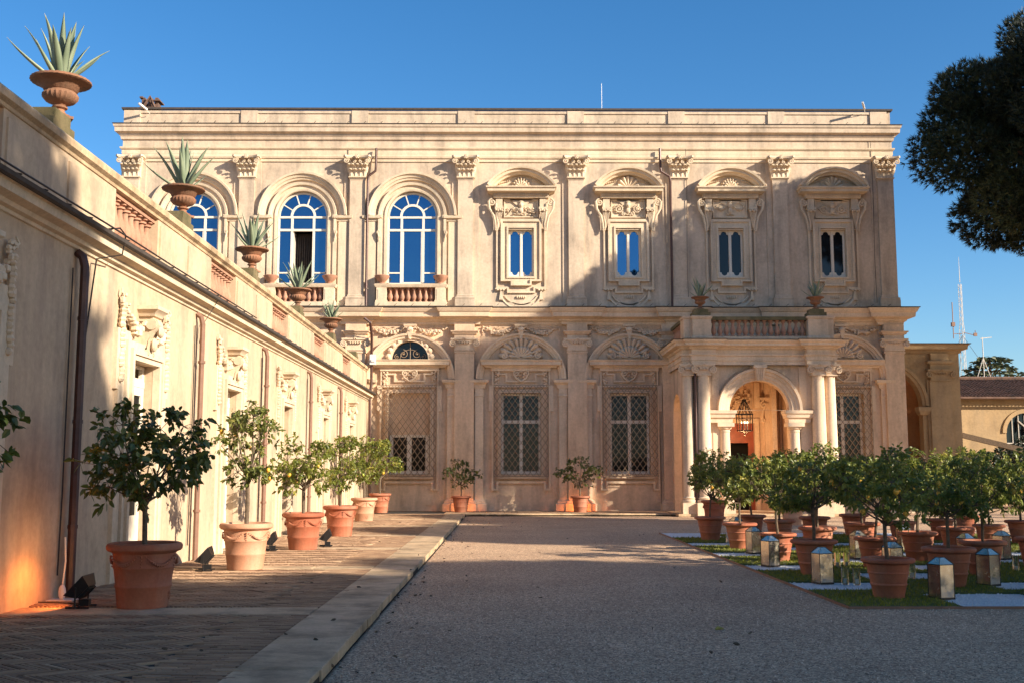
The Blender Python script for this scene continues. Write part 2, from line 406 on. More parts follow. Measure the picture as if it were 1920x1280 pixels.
# raised paving: joint bed, bricks, travertine bands and kerb
KX0, KX1 = -2.27, -1.54
g = MB(); g.box(-6.2, KX0 + .02, -6, 47.2, -.2, .078); g.box(KX0 - .02, 7.0, 43.95, 47.2, -.2, .079)
paving = struct('paving', g, 'joint')
kerb = link('stone_kerb', None); kerb['kind'] = 'structure'
g = MB(); g.box(KX0, KX1 - .01, -6, 43.6, -.2, .05); g.box(KX0, 7.1, 43.62, 44.0, -.2, .05)
part('kerb_bed', g, 'joint', kerb)
def block(x0, x1, y0, y1, z0=.0, z1=.1, b=.008):
    m = MB(); m.add([(x0, y0, z0), (x1, y0, z0), (x1, y1, z0), (x0, y1, z0), (x0, y0, z1 - b), (x1, y0, z1 - b), (x1, y1, z1 - b), (x0, y1, z1 - b), (x0 + b, y0 + b, z1), (x1 - b, y0 + b, z1), (x1 - b, y1 - b, z1), (x0 + b, y1 - b, z1)],
          [(0, 1, 5, 4), (1, 2, 6, 5), (2, 3, 7, 6), (3, 0, 4, 7), (4, 5, 9, 8), (5, 6, 10, 9), (6, 7, 11, 10), (7, 4, 8, 11), (8, 9, 10, 11)]); return m
y = 4.0
while y < 43.5:
    L = rnd.uniform(1.1, 2.2); y1 = min(y + L, 43.6)
    if y < 9.45 < y1: y1 = 9.45
    part('kerb_stone', block(KX0 + .004, KX1 + rnd.uniform(-.012, .012), y + .007, y1 - .007, z1=.1 + rnd.uniform(0, .004)), 'travertine', kerb); y = y1
x = KX1 + .01
while x < 6.9:
    x1 = min(x + rnd.uniform(1.2, 2.0), 7.05); part('kerb_stone', block(x + .004, x1 - .004, 43.62, 44.02, z1=.1 + rnd.uniform(0, .004)), 'travertine', kerb); x = x1
bands = [(12.95, 13.6), (18.95, 19.45), (23.7, 24.2), (28.6, 29.1), (33.6, 34.1), (38.6, 39.1), (7.2, 7.8)]
bnd = link('paving_band', None); bnd['kind'] = 'structure'
for a, b in bands:
    x = -5.9
    while x < KX0 - .01:
        x1 = min(x + rnd.uniform(.9, 1.6), KX0 - .004)
        if KX0 - x1 < .3: x1 = KX0 - .004
        part('stone_slab', block(x + .003, x1 - .003, a + .003, b - .003, z1=.101 + rnd.uniform(0, .003)), 'travertine', bnd); x = x1
def inband(y): return any(a - .03 < y < b + .03 for a, b in bands)
R = np.random.RandomState(5); bc = []
HX, HY = .165, .045          # herringbone set on edge: rows .165*2 deep
rowd = .29; ux = .052
y = 4.0; k = 0
while y < 43.6:
    sgn = 1 if k % 2 else -1
    x = -5.95
    while x < KX0 - .72: bc.append((x, y + rowd / 2, sgn * .72, .200, .0135)); x += ux / 1.0 * 1.0 + .0
    y += rowd * .93; k += 1
y = 4.0
while y < 43.6:
    for q in range(3): bc.append((KX0 - .63 + q * .245 + .06 * (int(y / .048) % 3), y, 0, .118, .0165))
    y += .048
y = 44.1
while y < 46.9:
    x = KX0
    while x < 6.9: bc.append((x, y, 0.0, .13, .03)); x += .27
    y += .07
bc = np.array([b for b in bc if not inband(b[1]) and not (b[1] > 44 and b[0] < KX0)])
n = len(bc); ca, sa = np.cos(bc[:, 2]), np.sin(bc[:, 2]); L = bc[:, 3]; W = bc[:, 4] * R.uniform(.85, 1.0, n); top = .1 + R.normal(0, .0018, n)
def brickV(x, y, ca, sa, L, W, top, tl):
    pts = []
    for zz, q in ((0.05, 1.0), (1, .96)):
        for a, b in ((-1, -1), (1, -1), (1, 1), (-1, 1)):
            lx = a * L * (1 if zz == .05 else .992); ly = b * W * (1 if zz == .05 else .88)
            pts.append(np.stack([x + lx * ca - ly * sa, y + lx * sa + ly * ca, (np.full_like(x, .05) if zz == .05 else top + a * tl)], 1))
    return np.stack(pts, 1)
VB = brickV(bc[:, 0], bc[:, 1], ca, sa, L, W, top, R.normal(0, .0012, n)); tint = np.clip(R.normal(.45, .15, n), 0, 1)
BF = [(4, 5, 6, 7), (0, 1, 5, 4), (1, 2, 6, 5), (2, 3, 7, 6), (3, 0, 4, 7)]
vis = [i for i in range(n) if bc[i, 1] > 8.6 and bc[i, 0] > -(bc[i, 1] * .463) and bc[i, 1] < 44]
vis.sort(key=lambda i: bc[i, 1]); near = vis[:300]; rest = np.setdiff1d(np.arange(n), near)
o = link('bricks', fastmesh('bricks', VB[rest], 4, MT['brick'], tint[rest], False, BF), paving); o['kind'] = 'stuff'
for i in near:
    c = np.array([bc[i, 0], bc[i, 1], .075]); link('brick', fastmesh('brick', VB[i:i + 1] - c, 4, MT['brick'], tint[i:i + 1], False, BF), paving, tuple(c))

# ================================================================== VILLA
YF = 47.0
villa = thing('villa', 'long two storey stucco villa with pilasters and arched windows at the far end', 'villa', (0, YF, 0))
# local coords: x right, y=0 front wall plane (negative towards the camera), z up
PX = [-16.5, -11.39, -6.49, -1.71, 3.18, 7.77, 12.25, 16.93]
AX = [-13.72, -8.91, -4.06]; WX = [.75, 5.49, 10.02, 14.56]; LX = [-4.10, .74, 5.45, 14.75]; LP = [-6.45, -1.72, 3.18, 17.0]
holes = [archp(c, 12.95, 1.14, 9.88, 26) for c in AX] + [rectp(c - .56, c + .56, 10.24, 12.42) for c in WX]
m = MB(); m.slab(rectp(-17.0, 17.36, 8.86, 17.1), holes, 0, .45); m.box(-17.0, -16.6, .45, 14, 8.86, 17.1); m.box(16.96, 17.36, .45, 14, 8.86, 17.1)
part('upper_wall', m, 'stucco_up', villa)
lh = [rectp(LX[0] - .90, LX[0] + .90, 1.65, 5.15)] + [rectp(c - .87, c + .87, 1.65, 5.15) for c in LX[1:]] + [rectp(8.95, 10.85, .12, 3.85), archp(LX[0], 6.6, .8, 6.59, 16)]
m = MB(); m.slab(rectp(-17.0, 17.42, -.2, 8.86), lh, 0, .45); m.box(-17.0, -16.6, .45, 14, -.2, 8.86); m.box(17.02, 17.42, .45, 14, -.2, 8.86)
part('lower_wall', m, 'stucco_low', villa)
m = MB(); m.box(-16.9, 17.2, .46, 14, 17.0, 17.12); m.box(-16.9, 17.3, 13.8, 14, 0, 17.0); part('roof', m, 'lead', villa)
m = MB(); m.box(-16.6, 17.0, 1.8, 1.9, .1, 16.9); part('inner_wall', m, 'black', villa)  # black sheet behind the windows, room shade put into its colour
# parapet
m = MB(); m.box(-17.0, 17.34, .02, .35, 17.12, 17.80)
xs = [-16.62, -11.4, -6.45, -1.7, 3.2, 7.72, 12.2, 16.8]
for i, c in enumerate(xs):
    m.box(c - .37, c + .37, -.05, .02, 17.12, 17.78)
    if i < 7:
        a, b = c + .37, xs[i + 1] - .37
        m.box(a, b, -.025, .02, 17.66, 17.78); m.box(a, b, -.03, .02, 17.12, 17.2)
part('parapet', m, 'stucco_up', villa)
m = MB(); m.sweep([(-17.0, .4), (-17.0, 0), (17.34, 0), (17.34, .4)], [(0, 17.80), (.09, 17.82), (.10, 17.90), (-.05, 17.95), (-.4, 17.96)])
part('coping', m, 'lead', villa)
# main cornice
def pil_path(x0, x1, cs, hw, d, yb=.3):
    p = [(x0, yb), (x0, 0)]
    for c in cs:
        a, b = c - hw, c + hw
        if a <= x0 + .02: p[-1] = (x0, 0); p = [(x0, yb), (x0, -d), (b, -d), (b, 0)]
        elif b >= x1 - .02: p += [(a, 0), (a, -d), (x1, -d), (x1, yb)]; return p
        else: p += [(a, 0), (a, -d), (b, -d), (b, 0)]
    return p + [(x1, 0), (x1, yb)]
m = MB(); E0 = [(-17.0, 13), (-17.0, 0), (17.36, 0), (17.36, 13)]
m.sweep(E0, [(0, 16.42), (.07, 16.44), (.09, 16.55), (.13, 16.60), (.14, 16.68), (.29, 16.74), (.30, 16.92), (.34, 16.96), (.36, 17.06), (0, 17.12)])
part('cornice', m, 'stucco_up', villa)
m = MB(); m.sweep(E0, [(.0, 17.066), (.38, 17.068), (.39, 17.10), (0.0, 17.14)]); part('cornice_flashing', m, 'lead', villa)
m = MB(); m.sweep(E0, [(0, 15.97), (.06, 15.98), (.10, 16.03), (.11, 16.09), (0, 16.12)])
m.sweep(E0, [(0, 15.78), (.03, 15.785), (.03, 15.97)], False)
part('frieze_moulding', m, 'trim', villa)
m = MB()
for i in range(7):
    m.mould(PX[i] + .52, PX[i + 1] - .52, -.01, [(0, 15.42), (.04, 15.43), (.04, 15.56), (.09, 15.58), (.11, 15.66), (0, 15.69)])
m.box(-17.0, 17.36, -.03, .02, 15.66, 15.79)
part('architrave', m, 'trim', villa)
# Corinthian capital
def corinthian():
    m = MB(); H = .92
    m.slab([(-.37, 0), (.37, 0), (.40, .5), (.50, .8), (-.50, .8), (-.40, .5)], [], -.22, 0)
    n = 12; top = [(-.60, -.52), (-.52, -.58)] + [(x, -.44 - .12 * (x / .5) ** 2) for x in (-.4, -.25, -.08)] + [(-.07, -.5), (.07, -.5)] + [(x, -.44 - .12 * (x / .5) ** 2) for x in (.08, .25, .4)] + [(.52, -.58), (.60, -.52), (.58, 0), (-.58, 0)]
    for z0, z1, k in ((.80, .84, .93), (.84, .92, 1.0)):
        nb = len(top); vs = [(x * k, y * k, z0) for x, y in top] + [(x * k, y * k, z1) for x, y in top]
        m.add(vs, [tuple(range(nb)), tuple(range(nb, 2 * nb))] + [(i, (i + 1) % nb, (i + 1) % nb + nb, i + nb) for i in range(nb)])
    m.box(-.40, .40, -.26, 0, -.02, .03)
    def lf(x, z0, h, w, y0, out):
        vs = []
        for j in range(7):
            t = j / 6; z = z0 + h * (t if t < .85 else .85 + (.0 if t > .95 else .1)) - (.07 * h if t > .95 else 0)
            yy = y0 - out * (t ** 3) - (.05 if t > .8 else 0); ww = w * (.75 + .5 * sin(pi * t * .9)) * (1 if t < .95 else .6) * (1.0 if j % 2 else .86)
            for q in (-1, -.5, 0, .5, 1): vs.append((x + q * ww * .5, yy + .035 * (abs(q) == 1) - .02 * (q == 0), z))
        m.add(vs, [(j * 5 + i, j * 5 + i + 1, j * 5 + i + 6, j * 5 + i + 5) for j in range(6) for i in range(4)], True)
        m.blob((x, y0 - out - .04, z0 + h * .88), (w * .42, .04, .035), 6, 4)
    for x in (-.30, -.10, .10, .30): lf(x, .03, .34, .19, -.23, .10)
    for x in (-.37, -.20, 0, .20, .37): lf(x, .22, .36, .17, -.24, .16)
    for s in (-1, 1):
        m.spiral(s * .46, .68, -.46, .12, 1.6, -s, .035, 6)
        m.spiral(s * .14, .68, -.36, .085, 1.4, s, .025, 6)
        m.tube([(s * .22, -.26, .40), (s * .26, -.30, .56), (s * .36, -.40, .76), (s * .46, -.46, .80)], .03, 6)
        m.tube([(s * .22, -.26, .40), (s * .20, -.30, .58), (s * .14, -.36, .76)], .024, 6)
    m.blob((0, -.50, .86), (.09, .06, .09), 8, 5)
    for k in range(6): m.blob((.07 * cos(k * 1.05), -.53, .86 + .07 * sin(k * 1.05)), .035, 5, 3)
    return m
capme = corinthian().mesh('capital', MT['trim'])
shm = MB(); shm.box(-.335, .335, -.17, 0, 9.42, 14.68); shm.box(-.365, .365, -.20, 0, 14.60, 14.68); shm.box(-.345, .345, -.18, 0, 14.56, 14.60)
shm = shm.mesh('pilaster', MT['stucco_up'])
bsm = MB(); bsm.box(-.44, .44, -.27, 0, 8.90, 9.22)
bsm.sweep([(-.335, 0), (-.335, -.17), (.335, -.17), (.335, 0)], [(0, 9.22), (.09, 9.23), (.10, 9.30), (.03, 9.34), (.04, 9.40), (0, 9.43)], False); bsm = bsm.mesh('base', MT['stucco_up'])
for c in PX:
    p = link('pilaster', shm, villa, (c, 0, 0)); link('capital', capme, p, (0, 0, 14.68)); link('base', bsm, p)
m = MB()
for c in PX:   # flat strip behind each pilaster and the plain plinth
    m.box(max(c - .60, -16.99), min(c + .60, 17.35), -.045, 0, 8.9, 15.42)
m.box(-17.0, 17.36, -.07, 0, 8.88, 9.10); part('backing_strip', m, 'stucco_up', villa)
# --- arched windows
def arched_window(c, openleaf=False):
    f = MB(); R0 = 1.12
    f.arc(c, 12.95, [(R0, .16), (R0, .10), (R0 - .10, .08), (R0 - .10, .16)], 0, pi, 28)
    for s in (-1, 1): f.box(c + s * R0, c + s * (R0 - .10), .08, .16, 9.88, 12.95)
    f.box(c - R0, c + R0, .08, .16, 9.88, 9.98); f.box(c - 1.03, c + 1.03, .07, .165, 12.88, 12.97); f.box(c - 1.03, c + 1.03, .07, .165, 12.30, 12.40)
    for s in (-1, 1): f.box(c + s * .43, c + s * .53, .075, .17, 9.9, 12.9); f.box(c + s * .50, c + s * 1.05, .08, .165, 10.40, 10.46)
    f.arc(c, 12.97, [(.56, .165), (.56, .085), (.46, .085), (.46, .165)], 0, pi, 18)
    for a in (32, 72, 108, 148):
        a = radians(a); f.tube([(c + .53 * cos(a), .12, 12.95 + .53 * sin(a)), (c + 1.06 * cos(a), .12, 12.95 + 1.06 * sin(a))], .035, 4)
    if not openleaf: f.box(c - .43, c + .43, .085, .15, 9.95, 10.02); f.box(c - .43, c - .38, .085, .15, 10, 12.3); f.box(c + .38, c + .43, .085, .15, 10, 12.3)
    fo = part('window', f, 'white', villa)
    g = MB(); g.slab(archp(c, 12.95, 1.08, 9.9, 26) if not openleaf else archp(c, 12.95, 1.08, 12.34, 26), [], .13, .14)
    if openleaf: g.box(c - 1.08, c - .48, .13, .14, 9.9, 12.34); g.box(c + .48, c + 1.08, .13, .14, 9.9, 12.34)
    part('pane', g, 'sky_glass', fo)
    if openleaf:
        g = MB(); g.box(c - .45, c - .40, .15, .95, 9.98, 12.28); part('open_leaf', g, 'winframe', fo)
        g = MB()
        for k in range(9): g.tube([(c - .4 + k * .1, .62 + .04 * (k % 2), 12.2), (c - .4 + k * .1, .6, 10)], .035, 5)
        g.box(c - .42, c + .42, .7, .72, 9.9, 12.3); part('curtain', g, 'curtain', fo)
    a = MB()
    a.arc(c, 12.95, [(1.12, 0), (1.14, -.10), (1.22, -.12), (1.24, -.06), (1.38, -.07), (1.40, -.16), (1.50, -.18), (1.52, 0)], 0, pi, 32)
    for s in (-1, 1):
        x = lambda r: c + s * r
        a.box(x(1.12), x(1.23), -.11, 0, 9.9, 12.95); a.box(x(1.23), x(1.39), -.065, 0, 9.9, 12.95); a.box(x(1.39), x(1.50), -.17, 0, 12.0, 12.95); a.box(x(1.36), x(1.52), -.12, 0, 9.9, 12.0)
        a.box(x(1.34), x(1.56), -.22, 0, 12.86, 12.98)
        a.spiral(x(1.50), 12.20, -.18, .09, 1.3, s, .028, 6); a.tube([(x(1.52), -.19, 12.26), (x(1.47), -.19, 12.02), (x(1.44), -.16, 11.82)], .04, 6, .02)
    part('archivolt', a, 'trim', villa)
    b = MB()
    b.arc(c, 12.97, [(1.62, 0), (1.63, -.10), (1.72, -.12), (1.73, -.17), (1.84, -.20), (1.86, -.27), (1.95, -.28), (1.97, 0)], 0, pi, 36)
    for s in (-1, 1):
        b.mould(min(c + s * 1.56, c + s * 2.04), max(c + s * 1.56, c + s * 2.04), -.06, [(0, 12.70), (.05, 12.72), (.06, 12.80), (.16, 12.84), (.18, 12.95), (0, 12.98)])
        b.box(c + s * 1.60, c + s * 1.97, -.08, 0, 8.9, 12.72)
    part('outer_arch', b, 'trim', villa)
    # balcony
    r = MB(); r.mould(c - 1.52, c + 1.52, -.42, [(0, 9.70), (.03, 9.71), (.06, 9.78), (.08, 9.84), (0, 9.87)], yb=0); r.box(c - 1.52, c + 1.52, -.42, 0, 9.71, 9.86)
    r.box(c - 1.55, c + 1.55, -.50, 0, 8.885, 9.06)
    for s in (-1, 1):
        r.box(c + s * 1.06, c + s * 1.50, -.44, -.04, 9.06, 9.70); r.box(c + s * 1.12, c + s * 1.44, -.455, -.44, 9.14, 9.62); r.box(c + s * 1.03, c + s * 1.54, -.47, -.04, 9.06, 9.14)
    bo = part('balcony', r, 'trim', villa)
    for k in range(8): link('baluster', balm_small, bo, (c - .90 + k * .257, -.26, 9.07))
    k = MB(); k.box(c - 1.05, c + 1.05, -.06, -.04, 9.06, 9.70); part('back_panel', k, 'baluster', bo)
def balprof(H, w):
    return [(w * .95, 0), (w * .95, .07 * H), (w * .55, .09 * H), (w * .5, .13 * H), (w * .95, .25 * H), (w * 1.0, .34 * H), (w * .85, .46 * H), (w * .5, .64 * H), (w * .42, .76 * H), (w * .48, .82 * H), (w * .78, .84 * H), (w * .78, .88 * H), (w * .5, .9 * H), (w * .9, .93 * H), (w * .9, H)]
q = MB(); q.lathe(0, 0, balprof(.64, .105), 10); balm_small = q.mesh('baluster', MT['baluster'])
for i, c in enumerate(AX): arched_window(c, i == 1)
# --- upper rectangular windows
def scroll_bracket(m, c, s, wide):
    # S shaped side bracket, s=+1 right
    x = lambda r: c + s * r
    m.spiral(x(1.28), 13.55, -.22, .17, 1.7, -s, .045, 6)
    m.tube([(x(1.44), -.24, 13.60), (x(1.40), -.24, 13.25), (x(1.22), -.22, 12.95), (x(1.14), -.20, 12.6), (x(1.12), -.18, 12.38)], .06, 6, .04)
    m.tube([(x(1.12), -.24, 13.50), (x(1.10), -.22, 13.0), (x(1.03), -.2, 12.6), (x(1.04), -.18, 12.38)], .05, 6, .035)
    m.spiral(x(1.10), 12.34, -.18, .08, 1.2, s, .03, 6)
    for k in range(5): m.tube([(x(.84 + k * .065), -.27, 13.12), (x(.92 + k * .04), -.2, 12.75), (x(.98 + k * .022), -.16, 12.42)], .026, 5, .014)
    for k in range(4): m.blob((x(.84 + k * .09), -.31, 13.17 + .03 * (k % 2)), (.055, .05, .06), 6, 4)
    m.box(x(.78), x(1.16), -.30, 0, 13.24, 13.33); m.box(x(.82), x(1.12), -.22, 0, 13.33, 13.75)
def rect_window(c, kind):
    f = MB(); zb, zt = 10.24, 12.42
    f.slab(rectp(c - .56, c + .56, zb, zt), [], .17, .20)
    lobes = []
    for s in (-1, 1):
        cx = c + s * .27; hw = .205; pts = []
        for k in range(11): a = pi + pi * k / 10; pts.append((cx + hw * .62 * cos(a), 10.47 + .13 * sin(a)))
        pts = [(cx - hw, 10.50)] + pts + [(cx + hw, 10.50), (cx + hw, 12.16)] + [(cx + hw * .62 * cos(pi * k / 10), 12.19 + .13 * sin(pi * k / 10)) for k in range(11)] + [(cx - hw, 12.16)]
        lobes.append(pts)
    f = MB(); f.slab(rectp(c - .555, c + .555, zb, zt), lobes, .12, .17); f.box(c - .035, c + .035, .09, .12, zb, zt)
    wo_ = part('window', f, 'white', villa)
    g = MB()
    for l in lobes:
        xs = [p[0] for p in l]; g.box(min(xs) - .01, max(xs) + .01, .175, .185, 10.30, 12.36)
    part('pane', g, 'sky_glass' if kind < 2 else 'low_glass', wo_)
    m = MB()
    def eared(hw, zt, z1, hw2, z2, zin, hin):
        return [(c - hw, z1), (c - hw2, z1), (c - hw2, z2), (c + hw2, z2), (c + hw2, z1), (c + hw, z1), (c + hw, zt), (c - hw, zt)]
    hole = [rectp(c - .56, c + .56, 10.24, 12.42)]
    m.slab(eared(.90, 12.82, 10.03, .46, 9.84, 0, 0), hole, -.10, 0)
    m.slab(eared(.90, 12.82, 10.03, .46, 9.84, 0, 0), [eared(.80, 12.70, 10.11, .38, 9.92, 0, 0)], -.17, -.10)
    m.slab(rectp(c - .64, c + .64, 10.17, 12.50), hole, -.15, -.10)
    part('surround', m, 'trim', villa)
    m = MB(); o = eared(1.10, 12.4, 9.72, .62, 9.52, 0, 0); i = [(c - 1.02, 9.80), (c - .54, 9.80), (c - .54, 9.60), (c + .54, 9.60), (c + .54, 9.80), (c + 1.02, 9.80), (c + 1.02, 12.35), (c - 1.02, 12.35)]
    m.slab(o, [i], -.09, 0)
    m.arc(c, 9.78, [(.92, 0), (.93, -.09), (1.0, -.10), (1.01, 0)], radians(208), radians(332), 16); m.arc(c, 9.86, [(.82, 0), (.83, -.07), (.88, -.07), (.89, 0)], radians(212), radians(328), 16)
    for s in (-1, 1):
        for k in (0, 1, 2): m.blob((c + s * (.78 + k * .13), -.09, 9.66), (.06, .05, .05), 6, 4)
        m.taper(c + s * .88, -.05, 9.22, 9.62, .09, .05, .035, .03); m.box(c + s * .66, c + s * 1.14, -.11, 0, 9.68, 9.73)
    for k in range(5): m.blob((c - .18 + k * .09, -.05, 9.34), (.032, .04, .075), 5, 3)
    part('apron', m, 'trim', villa)
    for s in (-1, 1): m = MB(); scroll_bracket(m, c, s, 0); part('bracket', m, 'trim', villa)
    m = MB(); m.slab(rectp(c - .76, c + .76, 12.90, 13.72), [rectp(c - .70, c + .70, 12.96, 13.66)], -.10, 0)
    m.box(c - .72, c + .72, -.04, 0, 12.92, 13.70); R_ = random.Random(int(c * 10))
    m.blob((c, -.13, 13.45), (.11, .10, .14), 8, 6); m.blob((c, -.12, 13.22), (.10, .08, .16), 8, 5); m.blob((c, -.11, 13.6), (.13, .08, .06), 8, 4)
    for s in (-1, 1):
        if kind % 2: # acanthus rinceau
            m.spiral(c + s * .42, 13.28, -.10, .19, 1.8, s, .035, 5); m.spiral(c + s * .20, 13.06, -.10, .09, 1.2, -s, .03, 5)
            for k in range(12): a = R_.uniform(0, 6.28); q = R_.uniform(.12, .24); m.blob((c + s * .42 + q * cos(a), -.10, 13.28 + q * sin(a) * .9), (.045, .05, .03), 5, 3)
        elif kind == 2:
            m.garland((c + s * .12, 13.45), (c + s * .66, 13.42), .16, -.08, .055, 9, int(c * 7) + s)
            m.tube([(c + s * .15, -.1, 13.5), (c + s * .4, -.08, 13.58), (c + s * .6, -.08, 13.45)], .02, 5)
        else:
            for k in range(30): m.blob((c + s * R_.uniform(.08, .62), -.08 - R_.uniform(0, .06), 13.02 + R_.uniform(0, .32)), (R_.uniform(.03, .07), .05, R_.uniform(.02, .05)), 5, 3)
            m.tube([(c + s * .10, -.1, 13.3), (c + s * .35, -.12, 13.35), (c + s * .5, -.1, 13.1)], .025, 5)
    for k in range(10): m.blob((c + R_.uniform(-.16, .16), -.1, 13.0 + R_.uniform(0, .12)), (.05, .05, .04), 5, 3)
    part('frieze_relief', m, 'trim', villa)
    m = MB(); yp = -.26
    m.mould(c - 1.18, c + 1.18, yp, [(0, 13.74), (.03, 13.75), (.05, 13.82), (.05, 13.92), (.13, 13.95), (.30, 13.99), (.31, 14.10), (.37, 14.14), (.38, 14.20), (-.0, 14.21)], yb=0)
    m.box(c - 1.18, c + 1.18, yp, 0, 13.75, 14.2)
    for k in range(27):
        x = c - 1.16 + k * 2.32 / 26; m.box(x - .024, x + .024, yp - .115, yp - .05, 13.835, 13.915)
    Rr = 1.80; cz = 15.09 - Rr; ha = math.asin(1.50 / Rr)
    m.arc(c, cz, [(Rr - .30, 0), (Rr - .30, yp - .06), (Rr - .24, yp - .1), (Rr - .20, yp - .25), (Rr - .10, yp - .28), (Rr - .08, yp - .36), (Rr, yp - .38), (Rr + .01, 0)], pi / 2 - ha, pi / 2 + ha, 30)
    m.arc(c, cz, [(.2, -.1), (Rr - .25, -.1)], pi / 2 - ha * .9, pi / 2 + ha * .9, 16, False)
    part('pediment', m, 'trim', villa)
    m = MB(); m.shell(c, 14.22, .42 if kind % 2 == 0 else .50, 9 if kind % 2 == 0 else 7, -.14, .16, rise=1.05)
    if kind % 2 == 0: m.shell(c, 14.22, .28, 7, -.30, .08)
    for s in (-1, 1):
        for k in range(9): m.blob((c + s * (.52 + k * .09), -.16, 14.25 + .30 * (1 - (k / 9) ** 1.3)), (.028, .05, .035), 5, 3)
        m.garland((c + s * .5, 14.3), (c + s * 1.1, 14.25), 0, -.12, .035, 9, 3 + s)
    part('shell', m, 'trim', villa)['kind'] = 'stuff'
for i, c in enumerate(WX): rect_window(c, i)
# --- mid cornice with breaks over the pilasters
m = MB(); MX = [-16.5, -11.39, -6.45, -1.72, 3.18, 7.77, 12.25, 17.0]
mp = pil_path(-17.0, 17.42, MX, .62, .16, 13)
m.sweep(mp, [(0, 8.10), (.05, 8.12), (.07, 8.22), (.16, 8.28), (.18, 8.33), (.44, 8.42), (.46, 8.60), (.50, 8.63), (.56, 8.74), (.58, 8.80), (0, 8.87)], False)
part('string_cornice', m, 'trimlow', villa)
m = MB(); m.sweep(mp, [(0, 8.875), (.61, 8.806), (.62, 8.84), (0, 8.90)], False); part('cornice_flashing', m, 'lead', villa)
# --- lower pilasters with ionic capitals
def ionic(hw, H=.42, dep=.3):
    m = MB(); e = hw + .10
    m.box(-e - .06, e + .06, -dep - .10, 0, H - .07, H); m.box(-e, e, -dep - .06, 0, H - .12, H - .07); m.box(-hw, hw, -dep, 0, -.10, H - .12)
    m.box(-hw - .02, hw + .02, -dep - .02, 0, -.10, -.05)
    for s in (-1, 1): m.spiral(s * (e - .03), H - .24, -dep - .06, .145, 1.9, -s, .038, 6); m.blob((s * (e - .03), -dep + .02, H - .24), (.12, .10, .12), 10, 6)
    for k in range(5): m.blob((-hw * .5 + k * hw * .25, -dep - .05, H - .2), (.035, .05, .055), 6, 4)
    m.tube([(-hw * .7, -dep - .05, H - .14), (0, -dep - .06, H - .15), (hw * .7, -dep - .05, H - .14)], .022, 6)
    for k in range(5): a = radians(30 + k * 30); m.blob((.06 * cos(a), -dep - .10, H - .06 + .06 * sin(a)), (.028, .03, .045), 5, 3)
    return m
ionme = ionic(.43).mesh('capital', MT['trimlow'])
q = MB(); q.box(-.42, .42, -.28, 0, .52, 6.98); q.box(-.46, .46, -.31, 0, 6.86, 6.94); q.box(-.44, .44, -.30, 0, 7.50, 8.12); q.mould(-.46, .46, -.30, [(0, 7.66), (.06, 7.68), (.08, 7.74), (.13, 7.77), (.14, 7.82), (0, 7.84)], yb=0)
lpm = q.mesh('pilaster', MT['stucco_low'])
q = MB(); q.box(-.54, .54, -.40, 0, .0, .34); q.sweep([(-.42, 0), (-.42, -.28), (.42, -.28), (.42, 0)], [(0, .34), (.11, .345), (.12, .42), (.04, .46), (.05, .52), (0, .55)], False); lbm = q.mesh('base', MT['trimlow'])
for c in LP + [8.2 - .9, 12.45]:
    p = link('pilaster', lpm, villa, (c, 0, 0)); link('capital', ionme, p, (0, 0, 7.08)); link('base', lbm, p)
